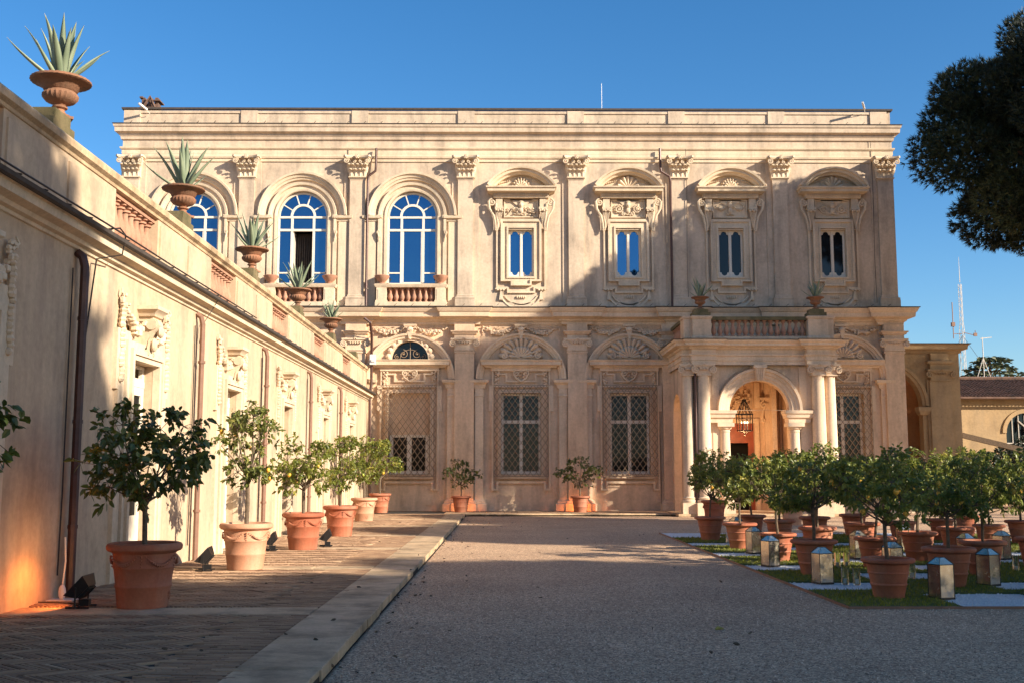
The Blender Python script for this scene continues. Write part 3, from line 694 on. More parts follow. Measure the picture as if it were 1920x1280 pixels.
# --- lower arches and grilled windows
def bucranium(m, c):
    m.mould(c - .22, c + .22, -.18, [(0, 8.02), (.05, 8.04), (.07, 8.12), (0, 8.14)], yb=0)
    m.blob((c, -.24, 7.88), (.15, .12, .14), 8, 6); m.taper(c, -.22, 7.50, 7.86, .05, .06, .12, .10); m.blob((c, -.24, 7.50), (.07, .07, .06), 6, 4)
    for s in (-1, 1):
        m.tube([(c + s * .10, -.2, 7.95), (c + s * .24, -.2, 8.0), (c + s * .30, -.2, 7.90)], .035, 6, .012); m.blob((c + s * .075, -.33, 7.86), (.03, .03, .04), 5, 3)
        m.blob((c + s * .2, -.16, 7.84), (.08, .04, .035), 6, 3)
def lower_bay(c, kind):
    a = MB(); cz = 5.76
    a.arc(c, cz, [(1.66, 0), (1.67, -.12), (1.74, -.14), (1.75, -.20), (1.86, -.22), (1.87, -.28), (1.96, -.30), (1.98, -.0)], 0, pi, 40)
    part('arch', a, 'trimlow', villa)
    for s in (-1, 1):
        j = MB(); j.mould(min(c + s * 1.60, c + s * 2.06), max(c + s * 1.60, c + s * 2.06), -.12, [(0, 5.34), (.03, 5.36), (.05, 5.46), (.07, 5.52), (.17, 5.60), (.19, 5.72), (0, 5.76)], yb=0)
        j.box(c + s * 1.64, c + s * 2.0, -.14, 0, .5, 5.35); j.mould(min(c + s * 1.64, c + s * 2.0), max(c + s * 1.64, c + s * 2.0), -.14, [(0, 4.98), (.03, 5.0), (.03, 5.06), (0, 5.08)], yb=0)
        j.mould(min(c + s * 1.64, c + s * 2.0), max(c + s * 1.64, c + s * 2.0), -.14, [(0, .0), (.16, .0), (.16, .40), (.09, .44), (.09, .5), (.03, .56), (0, .58)], yb=0)
        part('arch_jamb', j, 'trimlow', villa)
    l = MB(); l.mould(c - 1.50, c + 1.50, -.14, [(0, 6.24), (.05, 6.25), (.08, 6.31), (.22, 6.35), (.23, 6.50), (.27, 6.54), (.28, 6.58), (0, 6.60)], yb=0); l.box(c - 1.28, c + 1.28, -.14, 0, 6.1, 6.26)
    part('ledge', l, 'trimlow', villa)
    k = MB(); bucranium(k, c); part('bull_skull', k, 'trimlow', villa)
    for s in (-1, 1):
        k = MB(); k.garland((c + s * .24, 8.02), (c + s * 1.62, 8.0), .26, -.04, .085, 20, int(c * 11) + s, .08)
        R_ = random.Random(int(c * 5) + s)
        k.tube([(c + s * (1.62 - .12 * i), -.05, 8.0 + .05 * sin(i * 1.9)) for i in range(9)], .014, 5)
        k.tube([(c + s * 1.64, -.05, 8.0), (c + s * 1.70, -.05, 7.85), (c + s * 1.62, -.05, 7.72), (c + s * 1.70, -.05, 7.6)], .03, 5, .012)
        for i in range(14): k.blob((c + s * R_.uniform(.5, 1.7), -.03, 7.92 + R_.uniform(-.03, .14)), (.035, .03, .02), 5, 3)
        part('garland', k, 'trimlow', villa)
    if kind:
        k = MB(); k.shell(c, 6.66, .90, 11, -.08, .22, rise=.98); k.shell(c, 6.66, .48, 9, -.24, .10)
        for s in (-1, 1): k.spiral(c + s * .74, 6.76, -.26, .15, 1.6, s, .045, 6); k.garland((c + s * .2, 6.7), (c + s * .62, 6.74), 0, -.2, .06, 6, 9)
        k.box(c - .7, c + .7, -.2, 0, 6.58, 6.68)
        part('shell', k, 'trimlow', villa)
    else:
        k = MB()
        for i in range(11):
            a_ = pi * (i + .5) / 11; k.blob((c + .94 * cos(a_), -.04, 6.60 + .94 * sin(a_)), (.15, .13, .15), 8, 6)
        k.arc(c, 6.6, [(.80, 0), (.80, -.12), (.88, -.12), (.94, -.02)], 0, pi, 24); part('scalloped_surround', k, 'trimlow', villa)
        k = MB()
        for s in (-1, 1): k.spiral(c + s * .30, 6.85, .10, .20, 1.5, s, .018, 5); k.spiral(c + s * .58, 6.74, .10, .12, 1.3, -s, .016, 5)
        k.tube([(c, .1, 6.6), (c, .1, 7.35)], .018, 5); k.arc(c, 6.6, [(.44, .08), (.46, .08), (.46, .11), (.44, .11), (.44, .08)], 0, pi, 16); part('lunette_ironwork', k, 'grille', villa)
        k = MB(); k.slab(archp(c, 6.6, .80, 6.58, 16), [], .18, .2); part('lunette_pane', k, 'low_glass', villa)
    # panel with cartouche
    k = MB(); T = lambda hw, z0, z1: rectp(c - hw, c + hw, z0, z1)
    stepo = [(c - 1.0, 6.18), (c - 1.0, 5.93), (c - .68, 5.93), (c - .68, 5.62), (c + .68, 5.62), (c + .68, 5.93), (c + 1.0, 5.93), (c + 1.0, 6.18)]
    stepi = [(c - .93, 6.12), (c - .93, 6.0), (c - .60, 6.0), (c - .60, 5.69), (c + .60, 5.69), (c + .60, 6.0), (c + .93, 6.0), (c + .93, 6.12)]
    k.slab(stepo, [stepi], -.10, 0)
    k.spiral(c - .2, 6.0, -.12, .14, 1.4, 1, .04, 6); k.spiral(c + .2, 6.0, -.12, .14, 1.4, -1, .04, 6)
    k.tube([(c - .33, -.1, 6.0), (c - .22, -.12, 5.80), (c, -.12, 5.64)], .045, 6); k.tube([(c + .33, -.1, 6.0), (c + .22, -.12, 5.80), (c, -.12, 5.64)], .045, 6)
    for i in range(12): k.blob((c + .12 * cos(i), -.10, 5.95 + .15 * sin(i * 1.7)), (.04, .05, .04), 5, 3)
    k.box(c - 1.26, c - 1.2, -.10, 0, 5.50, 6.22); k.box(c + 1.2, c + 1.26, -.10, 0, 5.50, 6.22)
    for s in (-1, 1):
        R_ = random.Random(int(c) + s)
        for i in range(22): k.blob((c + s * (1.06 + R_.uniform(-.08, .08)), -.06 - R_.uniform(0, .05), 5.50 + R_.uniform(0, .58)), (.05, .05, .045), 5, 3)
    part('cartouche_panel', k, 'trimlow', villa)
    # surround with ears and stepped apron
    k = MB()
    out = [(c - 1.28, .96), (c - .98, .96), (c - .98, 1.26), (c + .98, 1.26), (c + .98, .96), (c + 1.28, .96), (c + 1.28, 4.36), (c + 1.40, 4.36), (c + 1.40, 5.48), (c - 1.40, 5.48), (c - 1.40, 4.36), (c - 1.28, 4.36)]
    inn = [(c - 1.20, 1.04), (c - 1.06, 1.04), (c - 1.06, 1.36), (c + 1.06, 1.36), (c + 1.06, 1.04), (c + 1.20, 1.04), (c + 1.20, 5.40), (c - 1.20, 5.40)]
    k.slab(out, [inn], -.11, 0)
    hw = .90 if kind == 0 else .87
    k.slab(rectp(c - hw - .14, c + hw + .14, 1.50, 5.30), [rectp(c - hw, c + hw, 1.65, 5.15)], -.12, 0); k.slab(rectp(c - hw - .05, c + hw + .05, 1.60, 5.20), [rectp(c - hw, c + hw, 1.65, 5.15)], -.16, -.12)
    k.box(c - 1.05, c + 1.05, -.2, 0, 1.46, 1.54)
    part('surround', k, 'trimlow', villa)
    # window proper
    f = MB()
    if kind:
        f.slab(rectp(c - .86, c + .86, 1.66, 5.14), [rectp(c + x0, c + x1, z0, z1) for x0, x1 in ((-.76, -.07), (.07, .76)) for z0, z1 in ((1.78, 3.84), (3.98, 5.04))], .16, .24)
        wn = part('window', f, 'white', villa)
        for x0, x1 in ((-.76, -.07), (.07, .76)):
            for z0, z1 in ((1.78, 3.84), (3.98, 5.04)): g_ = MB(); g_.box(c + x0, c + x1, .2, .21, z0, z1); part('pane', g_, 'low_glass', wn)
    else:
        f.box(c - .895, c + .895, .10, .3, 3.36, 5.15); part('infill', f, 'stucco_low', villa)
        f = MB(); f.slab(rectp(c - .86, c + .86, 1.66, 3.355), [rectp(c - .70, c - .10, 1.80, 3.24), rectp(c + .10, c + .70, 1.80, 3.24)], .14, .2); wn = part('window', f, 'white', villa)
        for x0, x1 in ((-.7, -.1), (.1, .7)): g_ = MB(); g_.box(c + x0, c + x1, .17, .18, 1.8, 3.24); part('pane', g_, 'low_glass', wn)
    # projecting iron grille
    f = MB(); x0, x1, z0, z1, yg = c - 1.17, c + 1.17, 1.56, 5.46, -.30
    for z in (z0, z1): f.tube([(x0, yg, z), (x1, yg, z)], .016, 4); f.tube([(x0, yg, z), (x0, -.05, z)], .014, 4); f.tube([(x1, yg, z), (x1, -.05, z)], .014, 4)
    for x in (x0, x1): f.tube([(x, yg, z0), (x, yg, z1)], .016, 4)
    gr = part('window_grille', f, 'grille', villa)
    dx, dz = .26, .36; sl_ = dz / dx
    for sg in (1, -1):
        b0 = z0 - (x1 - x0) * sl_ if sg > 0 else z0; k_ = 0
        bb = b0 + dz * .5
        while bb < (z1 if sg > 0 else z1 + (x1 - x0) * sl_):
            pts = []
            for x in (x0, x1):
                z = bb + sg * sl_ * (x - x0)
                pts.append((x, z))
            (xa, za), (xb, zb) = pts
            def clip(xa, za, xb, zb):
                for lo, s_ in ((z0, 1), (z1, -1)):
                    if (za - lo) * s_ < 0 and (zb - lo) * s_ < 0: return None
                    if (za - lo) * s_ < 0: t = (lo - za) / (zb - za); xa, za = xa + t * (xb - xa), lo
                    elif (zb - lo) * s_ < 0: t = (lo - za) / (zb - za); xb, zb = xa + t * (xb - xa), lo
                return xa, za, xb, zb
            r_ = clip(xa, za, xb, zb)
            if r_ and abs(r_[2] - r_[0]) > .05:
                b_ = MB(); e_ = .0 if sg > 0 else .018; b_.tube([(r_[0], yg + e_, r_[1]), (r_[2], yg + e_, r_[3])], .018, 4); part('bar', b_, 'grille', gr)
            bb += dz
    n_ = MB(); zz = z0 + .15
    while zz < z1:
        for s in (-1, 1): n_.tube([(c + s * 1.17, yg, zz), (c + s * 1.17, -.02, zz + .05)], .009, 4)
        zz += .36
    part('side_bars', n_, 'grille', gr)
for i, c in enumerate(LX): lower_bay(c, 0 if i == 0 else 1)
# entrance bay on the facade behind the porch
m = MB(); c = 9.9
m.slab(rectp(8.75, 11.05, .1, 4.05), [rectp(8.95, 10.85, .1, 3.85)], -.10, 0); m.box(11.3, 11.55, -.16, 0, .1, 5.9); m.box(11.95, 12.1, -.12, 0, .1, 5.9); m.box(8.7, 8.95, -.14, 0, 4.05, 5.9)
m.box(10.85, 11.08, -.2, 0, 4.5, 5.6); m.spiral(11.25, 4.65, -.2, .16, 1.4, 1, .05, 6); m.spiral(11.2, 3.95, -.2, .09, 1.2, -1, .04, 6); m.tube([(11.4, -.2, 4.7), (11.22, -.2, 4.4), (11.16, -.2, 4.0)], .05, 6); m.box(11.05, 11.5, -.3, 0, 4.84, 4.95)
R_ = random.Random(4)
for i in range(110):
    a = R_.uniform(0, 6.28); q = R_.uniform(0, 1) ** .5; m.blob((9.85 + .85 * q * cos(a), -.05 - R_.uniform(0, .08), 4.85 + .62 * q * sin(a)), (R_.uniform(.04, .09), .06, R_.uniform(.03, .06)), 5, 3)
part('entrance_relief', m, 'trimlow', villa)
m = MB(); m.box(8.95, 10.85, .15, .2, 3.0, 3.85); m.box(8.95, 9.2, .12, .2, .1, 3.0); m.box(10.6, 10.85, .12, .2, .1, 3.0); m.box(9.85, 9.95, .12, .2, 3.0, 3.85); part('door', m, 'redwood', villa)
m = MB(); m.box(8.9, 10.9, 1.2, 1.25, .1, 3.9); part('hall_shade_sheet', m, 'black', villa)  # shade inside the open door, painted as a black sheet
# downpipes
def pipe(pts, parent, mat='pipe', r=.055):
    m = MB(); m.tube(pts, r, 8)
    return part('downpipe', m, mat, parent)
pipe([(-5.68, -.20, 16.0), (-5.68, -.26, 15.2), (-5.70, -.26, 14.95), (-6.0, -.26, 14.72), (-6.03, -.26, 14.5), (-6.03, -.24, 8.9)], villa)
pipe([(6.93, -.20, 16.02), (6.93, -.26, 15.2), (6.95, -.26, 14.95), (7.32, -.26, 14.72), (7.36, -.26, 14.5), (7.36, -.24, 8.9)], villa)
pipe([(-6.0, -.95, 8.3), (-5.75, -.9, 8.1), (-5.72, -.5, 7.6), (-5.72, -.42, 5.6), (-5.78, -.4, 4.8), (-5.72, -.36, .15)], villa, 'pipe', .06)
m = MB()
for x, z0, z1 in ((-1.0 + 5.0 * 0 - 5.95, 9, 16), (7.42 + .65, 9, 16), (16.4, 9, 16.8), (6.75, .4, 7)):
    m.tube([(x + .02 * sin(z), -.05 - (.18 if 7 < x < 9 else 0), z) for z in np.linspace(z0, z1, 12)], .012, 4)
m2 = MB()
for i in range(46): m2.tube([(-16.6 + i * .74, -.33, 17.1), (-16.5 + i * .74, -.38, 17.19)], .012, 4); m2.tube([(-16.6 + i * .74, -.58, 8.88), (-16.5 + i * .74, -.62, 8.96)], .012, 4)
part('lightning_cable', m, 'iron', villa)
part('flashing_clips', m2, 'iron', villa)['kind'] = 'stuff'
# chimney, antenna
m = MB(); m.box(-.35, .35, -.3, .3, 0, .62); m.box(-.42, .42, -.36, .36, .62, .70); 
for x in (-.3, 0, .3): m.taper(x, 0, .7, 1.2, .10, .2, .07, .18)
m.box(-.45, -.30, -.3, .3, 1.15, 1.22); m.tube([(-.25, -.3, .7), (.05, -.32, 1.2), (.25, -.3, .7)], .07, 4)
m.box(.2, .5, -.34, .34, 1.0, 1.05); ch = part('chimney', m, 'tile', villa, (-16.35, 1.6, 17.68))

# ================================================================== LEFT WING
# local coords: x along the court (world y), y=0 wall plane, negative towards the court
wing = thing('garden_wing', 'low sunlit yellow wing with doorways and balustraded roof terrace along the left side', 'wing', (-5.9, 0, 0), pi / 2)
DX = [5.75, 11.6, 17.55, 23.25, 29.1, 35.3, 41.2]; BX = [5.6, 11.5, 17.3, 22.75, 28.6, 34.75, 40.8]; UXP = [8.6, 14.4, 20.25, 26.0, 32.0, 38.3, 44.2]
m = MB(); m.slab(rectp(3.0, 46.95, -.2, 4.84), [rectp(c - .62, c + .62, .1, 3.5) for c in DX], 0, .5)
m.box(3.0, 46.9, .5, 9, 4.7, 5.25); part('wall', m, 'stucco_wing', wing)
m = MB(); m.box(3.0, 46.9, 1.4, 1.45, .1, 4.6); part('inner_wall', m, 'curtain', wing)
m = MB()
m.sweep([(3.0, 0), (46.95, 0)], [(0, 4.78), (.03, 4.79), (.04, 4.83), (.10, 4.85), (.12, 4.90), (.24, 4.94), (.25, 5.04), (.28, 5.06), (0, 5.10)]); part('cornice', m, 'trim', wing)
m = MB(); m.sweep([(3.0, 0), (46.95, 0)], [(0, 5.105), (.28, 5.065), (.32, 5.05), (.35, 5.07), (.36, 5.12), (.34, 5.13), (.28, 5.11), (0, 5.18)])
for i in range(60): m.tube([(3.5 + i * .72, -.37, 5.13), (3.5 + i * .72, -.2, 5.17), (3.5 + i * .72, -.1, 5.19)], .012, 4)
part('gutter', m, 'lead', wing)
m = MB()
edges = [3.0] + sum([[b - 1.02, b + 1.02] for b in BX], []) + [46.95]
PY = .06
for i in range(0, len(edges), 2):
    a, b = edges[i], edges[i + 1]
    m = MB(); m.box(a, b, PY, PY + .34, 5.1, 6.06)
    mid = (a + b) / 2; m.box(a + .08, mid - .05, PY - .03, PY, 5.34, 5.96); m.box(mid + .05, b - .08, PY - .03, PY, 5.34, 5.96)
    part('parapet_panel', m, 'stucco_wing', wing)
m = MB(); m.sweep([(3.0, PY), (46.95, PY)], [(-.36, 6.05), (0, 6.05), (.02, 6.06), (.03, 6.10), (.09, 6.14), (.10, 6.22), (.06, 6.27), (-.36, 6.28)]); m.sweep([(3.0, PY), (46.95, PY)], [(0, 5.1), (.06, 5.1), (.06, 5.22), (.02, 5.25), (0, 5.26)], False)
part('coping', m, 'travertine', wing)
m = MB(); m.box(3.0, 46.95, PY - .02, PY + .36, 6.281, 6.30); part('coping_moss', m, 'moss', wing)
q = MB(); q.lathe(0, 0, balprof(.69, .120), 12); wb = q.mesh('baluster', MT['baluster'])
for b in BX:
    f = MB(); f.box(b - 1.02, b + 1.02, PY + .04, PY + .32, 5.12, 5.33); f.box(b - 1.02, b + 1.02, PY + .05, PY + .30, 5.98, 6.05)
    bo = part('balustrade', f, 'baluster', wing)
    for k in range(8): link('baluster', wb, bo, (b - .90 + k * .257, PY + .17, 5.31))
for u in UXP:
    p = MB(); p.box(u - .36, u + .36, .12, .85, 6.30, 6.47); p.box(u - .26, u + .26, .14, .70, 6.47, 6.62); part('urn_pedestal', p, 'moss', wing)
def doorway(c, seed):
    m = MB(); hole = [[(c - .62, .1), (c + .62, .1), (c + .62, 3.5), (c - .62, 3.5)]]
    m.slab([(c - 1.16, .1), (c + 1.16, .1), (c + 1.16, 3.0), (c + 1.26, 3.0), (c + 1.26, 3.92), (c + .62, 3.92), (c + .62, 3.74), (c - .62, 3.74), (c - .62, 3.92), (c - 1.26, 3.92), (c - 1.26, 3.0), (c - 1.16, 3.0)], [[(c - .92, .1), (c + .92, .1), (c + .92, 3.66), (c - .92, 3.66)]], -.06, 0)
    for a, y0, b_ in ((.90, -.10, .79), (.79, -.15, .70), (.70, -.12, .615)):
        m.slab([(c - a, .1), (c + a, .1), (c + a, 3.5 + a - .62), (c - a, 3.5 + a - .62)], [[(c - b_, .1), (c + b_, .1), (c + b_, 3.5 + b_ - .62), (c - b_, 3.5 + b_ - .62)]], y0, 0, back=False)
    part('door_surround', m, 'trim', wing)
    m = MB(); m.mould(c - .17, c + .17, -.22, [(0, 4.22), (.04, 4.24), (.06, 4.30), (.12, 4.34), (.12, 4.40), (0, 4.42)], yb=0); m.box(c - .16, c + .16, -.22, 0, 4.16, 4.3)
    # console: S profile extruded
    prof = [(0, 3.58), (-.06, 3.58), (-.10, 3.64), (-.10, 3.74), (-.13, 3.86), (-.20, 3.96), (-.28, 4.02), (-.31, 4.10), (-.28, 4.18), (-.20, 4.22), (0, 4.22)]
    n = len(prof); vs = [(c - .13, y, z) for y, z in prof] + [(c + .13, y, z) for y, z in prof]
    m.add(vs, [tuple(range(n)), tuple(range(n, 2 * n))] + [(i, (i + 1) % n, (i + 1) % n + n, i + n) for i in range(n)])
    for s in (-1, 1):
        m.lathe(0, 0, [(0, 0)], 3) if 0 else None
        m.tube([(c + s * .12, -.20, 4.11), (c + s * .17, -.20, 4.11)], .09, 10); m.tube([(c + s * .10, -.13, 3.66), (c + s * .15, -.13, 3.66)], .05, 8)
    m.blob((c, -.30, 4.0), (.09, .06, .10), 8, 5); m.blob((c, -.2, 3.8), (.08, .06, .12), 8, 5); m.box(c - .22, c + .22, -.1, 0, 3.52, 3.58)
    for k in range(5): m.tube([(c - .1 + k * .05, -.28, 4.1), (c - .1 + k * .05, -.15, 3.85), (c - .08 + k * .04, -.12, 3.62)], .018, 4)
    part('console', m, 'trim', wing)
    for s in (-1, 1):
        m = MB(); m.garland((c + s * .2, 4.14), (c + s * .98, 4.30), .26, -.04, .075, 13, seed + s, .08)
        R_ = random.Random(seed * 3 + s)
        for k in range(9): a = R_.uniform(0, 6.28); m.blob((c + s * 1.06 + .09 * cos(a), -.07, 4.36 + .09 * sin(a)), (.05, .04, .04), 5, 3)
        m.tube([(c + s * 1.06, -.06, 4.36), (c + s * 1.2, -.08, 4.46), (c + s * 1.16, -.06, 4.54)], .03, 5, .012)
        z = 4.28
        while z > 3.15: m.blob((c + s * (1.10 + R_.uniform(-.03, .03)), -.07, z), (R_.uniform(.04, .075), .06, R_.uniform(.04, .06)), 6, 4); z -= .075
        part('garland', m, 'trim', wing)
    f = MB()
    for x0, x1 in ((c - .61, c - .005), (c + .005, c + .61)):
        f.slab(rectp(x0, x1, .12, 3.14), [rectp(x0 + .12, x1 - .12, 1.05, 3.0)], .14, .20); f.box(x0 + .12, x1 - .12, .13, .14, .28, .9)
    f.box(c - .61, c + .61, .13, .21, 3.14, 3.24)
    f.slab(rectp(c - .61, c + .61, 3.24, 3.49), [rectp(c - .5, c + .5, 3.28, 3.44)], .14, .20)
    d = part('door', f, 'white', wing)
    for x0, x1 in ((c - .49, c - .125), (c + .125, c + .49)): g = MB(); g.box(x0, x1, .17, .175, 1.05, 3.0); part('pane', g, 'low_glass', d)
for i, c in enumerate(DX): doorway(c, 40 + i * 7)
for i, x in enumerate([8.9, 14.72, 20.6, 26.3, 32.4, 38.4]):
    m = MB(); m.tube([(x - .02, -.02, 4.74), (x - .02, -.10, 4.68), (x, -.13, 4.54), (x, -.13, .12)], .062 if x < 16 else .05, 8)
    for z in (1.0, 2.4, 3.8): m.tube([(x, -.13, z), (x, -.13, z + .05)], .072, 8)
    part('downpipe', m, 'pipe' if x < 16 else 'pipe_pale', wing)
    m = MB(); m.tube([(x - .16, -.03, 4.5), (x - .17, -.035, 3), (x - .15, -.03, 1.5), (x - .18, -.03, .4)], .011, 5); part('cable', m, 'iron', wing)
m = MB(); m.box(46.86, 46.95, -.1, .2, 0, 6.2); 
m = MB()
m.tube([(15.0, -.34, 5.14), (15.3, -.38, 5.22), (15.6, -.36, 5.18), (15.65, -.3, 4.9), (15.2, -.1, 4.75), (15.05, -.05, 3.6), (15.0, -.05, 1.6), (14.95, -.05, .3)], .012, 5)
m.tube([(3.5, -.37, 5.15), (9, -.37, 5.16), (12, -.38, 5.15), (15, -.37, 5.17), (18, -.37, 5.15), (24, -.37, 5.15)], .014, 5)
m.tube([(20.9, -.37, 5.14), (21.0, -.2, 4.9), (20.75, -.08, 4.55), (20.68, -.05, 4.2)], .009, 4)
part('loose_cable', m, 'iron', wing)

# ================================================================== PORTICO
# local coords: y=0 front plane of the porch
porch = thing('entrance_portico', 'projecting columned entrance porch with arch and balustraded top against the villa', 'portico', (0, 43.1, 0))
PXL, PXR = 7.15, 13.30
m = MB(); cx = 10.22
m.slab([(PXL + .1, .0), (PXR - .1, .0), (PXR - .1, 6.05), (PXL + .1, 6.05)], [[(cx - 1.20, .08), (cx + 1.20, .08)] + [(cx + 1.20 * cos(pi * i / 24), 4.19 + 1.20 * sin(pi * i / 24)) for i in range(25)]], .28, .60)
part('front_wall', m, 'stucco_low', porch)
for x in (PXL + .1, PXR - .42): m = MB(); m.slab([(.62, 0), (3.88, 0), (3.88, 6.05), (.62, 6.05)], [[(1.25, .08), (3.25, .08)] + [(2.25 + 1.0 * cos(pi * i / 20), 4.0 + 1.0 * sin(pi * i / 20)) for i in range(21)]], x, x + .32, axis='x'); part('side_wall', m, 'stucco_low', porch)
m = MB(); m.box(PXL + .1, PXR - .1, .3, 3.88, 6.06, 6.3); part('ceiling', m, 'stucco_low', porch)
m = MB(); m.box(PXL - .3, PXR + .3, -.25, 3.9, .02, .12); part('step', m, 'travertine', porch)
def pathbrk(d=.30):
    return [(PXL, 3.9), (PXL, 0), (PXL + .05, 0), (PXL + .05, -d), (8.42, -d), (8.42, 0), (12.10, 0), (12.10, -d), (PXR - .05, -d), (PXR - .05, 0), (PXR, 0), (PXR, 3.9)]
pb_ = [(PXL, 3.9), (PXL, -.02), (7.50, -.02), (7.50, -.22), (8.42, -.22), (8.42, 0), (12.10, 0), (12.10, -.22), (13.0, -.22), (13.0, -.02), (PXR, -.02), (PXR, 3.9)]
m = MB(); m.sweep(pb_, [(0, 6.0), (.02, 6.0), (.02, 6.16), (.05, 6.17), (.05, 6.34), (.10, 6.36), (.11, 6.42), (.02, 6.44), (.02, 6.60), (.09, 6.64), (.11, 6.70), (.30, 6.74), (.31, 6.84), (.37, 6.88), (.40, 6.96), (0, 7.0)], False); part('entablature', m, 'trimlow', porch)
m = MB(); m.sweep(pb_, [(0, 7.0), (.42, 6.965), (.43, 6.985), (0, 7.03)], False); m.box(PXL, PXR, 0, 3.9, 6.99, 7.02); part('flashing', m, 'lead', porch)
m = MB(); m.slab([(cx - 1.9, 4.2), (cx + 1.9, 4.2), (cx + 1.9, 5.99), (cx - 1.9, 5.99)], [archp(cx, 4.19, 1.21, 4.2, 20)[0:0] or [(cx - 1.75, 4.21), (cx + 1.75, 4.21)] + [(cx + 1.75 * cos(pi * i / 24), 4.21 + 1.75 * sin(pi * i / 24)) for i in range(1, 24)]], .22, .28)
part('spandrel', m, 'stucco_low', porch)
m = MB(); m.arc(cx, 4.19, [(1.20, .3), (1.20, .14), (1.30, .12), (1.31, .08), (1.44, .06), (1.45, .02), (1.56, 0), (1.58, -.06), (1.68, -.08), (1.70, .28)], 0, pi, 40); part('archivolt', m, 'trimlow', porch)
m = MB(); vs = [(cx - .13, -.14, 5.36), (cx + .13, -.14, 5.36), (cx + .13, .2, 5.36), (cx - .13, .2, 5.36), (cx - .20, -.24, 5.86), (cx + .20, -.24, 5.86), (cx + .20, .2, 5.86), (cx - .20, .2, 5.86)]
m.add(vs, [(0, 3, 2, 1), (4, 5, 6, 7), (0, 1, 5, 4), (1, 2, 6, 5), (2, 3, 7, 6), (3, 0, 4, 7)]); m.box(cx - .25, cx + .25, -.28, .2, 5.86, 5.98)
for k in range(4): m.tube([(cx - .12 + k * .08, -.25, 5.84), (cx - .09 + k * .06, -.16, 5.38)], .025, 5)
part('keystone', m, 'trimlow', porch)
for s in (-1, 1):
    m = MB(); x0, x1 = sorted((cx + s * 1.14, cx + s * 1.98)); m.mould(x0, x1, .02, [(0, 3.70), (.02, 3.70), (.03, 3.86), (.10, 3.90), (.12, 4.02), (.17, 4.06), (.18, 4.18), (0, 4.20)], yb=.58); m.box(x0, x1, .02, .6, 3.7, 4.19); part('impost', m, 'trimlow', porch)
def column(x, y, r, z0, z1, plinth, square=False, hz=.55):
    m = MB()
    if square: m.box(x - r, x + r, y - r * .6, y + r, z0, z1)
    else: m.lathe(x, y, [(r * 1.0, z0), (r * 1.0, z0 + .1), (r, z0 + (z1 - z0) * .33), (r * .86, z1 - .12), (r * .86, z1 - .10), (r * .95, z1 - .08), (r * .95, z1 - .04), (r * .86, z1 - .02), (r * .86, z1)], 28)
    c_ = part('column', m, 'trimlow', porch)
    b = MB(); b.box(x - r * 1.35, x + r * 1.35, y - r * 1.35, y + r * 1.35, 0, hz); b.lathe(x, y, [(r * 1.3, hz), (r * 1.35, hz + .05), (r * 1.3, hz + .10), (r * 1.08, hz + .13), (r * 1.2, hz + .18), (r * 1.02, hz + .22), (r, z0)], 24)
    part('base', b, 'trimlow', c_)
    return c_
ionp = ionic(.27, .36, .5).mesh('capital', MT['trimlow'])
for x, y, sq in ((7.95, -.02, 0), (7.36, .12, 0), (12.55, -.02, 0), (13.06, .12, 0)):
    c_ = column(x, y, .28 if abs(x - 10.2) < 2.5 else .24, .80, 5.66, 1, False); o = link('capital', ionp, c_, (x, y + .26, 5.66)); o.scale = (1 if abs(x - 10.2) < 2.5 else .85, 1, 1)
for x in (cx - 1.40, cx + 1.40):
    c_ = column(x, .22, .23, .72, 3.42, 1); q = MB(); q.lathe(x, .22, [(.2, 3.42), (.26, 3.45), (.30, 3.54)], 20); q.box(x - .33, x + .33, -.11, .55, 3.54, 3.69); part('capital', q, 'trimlow', c_)
for x0, x1, y0 in ((8.34, 8.62, .16), (11.85, 12.15, .16), (7.6, 8.4, .18), (12.1, 12.9, .18)): m = MB(); m.box(x0, x1, y0, .30, .1, 5.95); part('pilaster_strip', m, 'trimlow', porch)
# top balustrade
m = MB()
for x0, x1, x2, x3 in ((7.22, 7.62, 7.55, 8.30), (12.95, 13.26, 12.20, 13.0)):
    m.box(x0, x1, 0, .8, 7.0, 7.95); m.box(x2, x3, -.16, .65, 7.0, 7.95)
    m.mould(min(x0, x2), max(x1, x3), -.0, [(0, 7.84), (.04, 7.85), (.06, 7.93), (0, 7.96)], yb=.7)
    m.mould(x2, x3, -.16, [(0, 7.0), (.06, 7.0), (.06, 7.10), (.02, 7.14), (0, 7.15)], yb=.6); m.mould(x2, x3, -.16, [(0, 7.84), (.04, 7.85), (.06, 7.93), (0, 7.96)], yb=.6)
m.box(8.30, 12.20, -.04, .4, 7.0, 7.14); part('pedestal', m, 'stucco_low', porch)
m = MB(); m.box(8.30, 12.20, 0, .36, 7.80, 7.94); m.box(7.25, 7.55, .8, 3.9, 7.80, 7.94); m.box(12.98, 13.25, .8, 3.9, 7.80, 7.94)
tb = part('balustrade', m, 'moss', porch)
q = MB(); q.lathe(0, 0, balprof(.67, .115), 12); wb2 = q.mesh('baluster', MT['baluster'])
for k in range(15): link('baluster', wb2, tb, (8.46 + k * .256, .18, 7.14))
for k in range(11): link('baluster', wb2, tb, (7.40, .95 + k * .27, 7.12)); link('baluster', wb2, tb, (13.12, .95 + k * .27, 7.12))
m = MB(); m.box(7.28, 7.52, .8, 3.9, 7.0, 7.12); m.box(13.0, 13.24, .8, 3.9, 7.0, 7.12); part('rail_base', m, 'baluster', porch)
m = MB()
for x in (7.93, 12.6): m.box(x - .36, x + .36, -.14, .5, 7.96, 8.10); m.box(x - .28, x + .28, -.08, .44, 8.10, 8.24)
part('urn_block', m, 'moss', porch)
m = MB(); m.tube([(7.62, -.10, 6.5), (7.62, -.12, 5.9), (7.63, -.10, .1)], .055, 8); part('downpipe', m, 'pipe', porch)
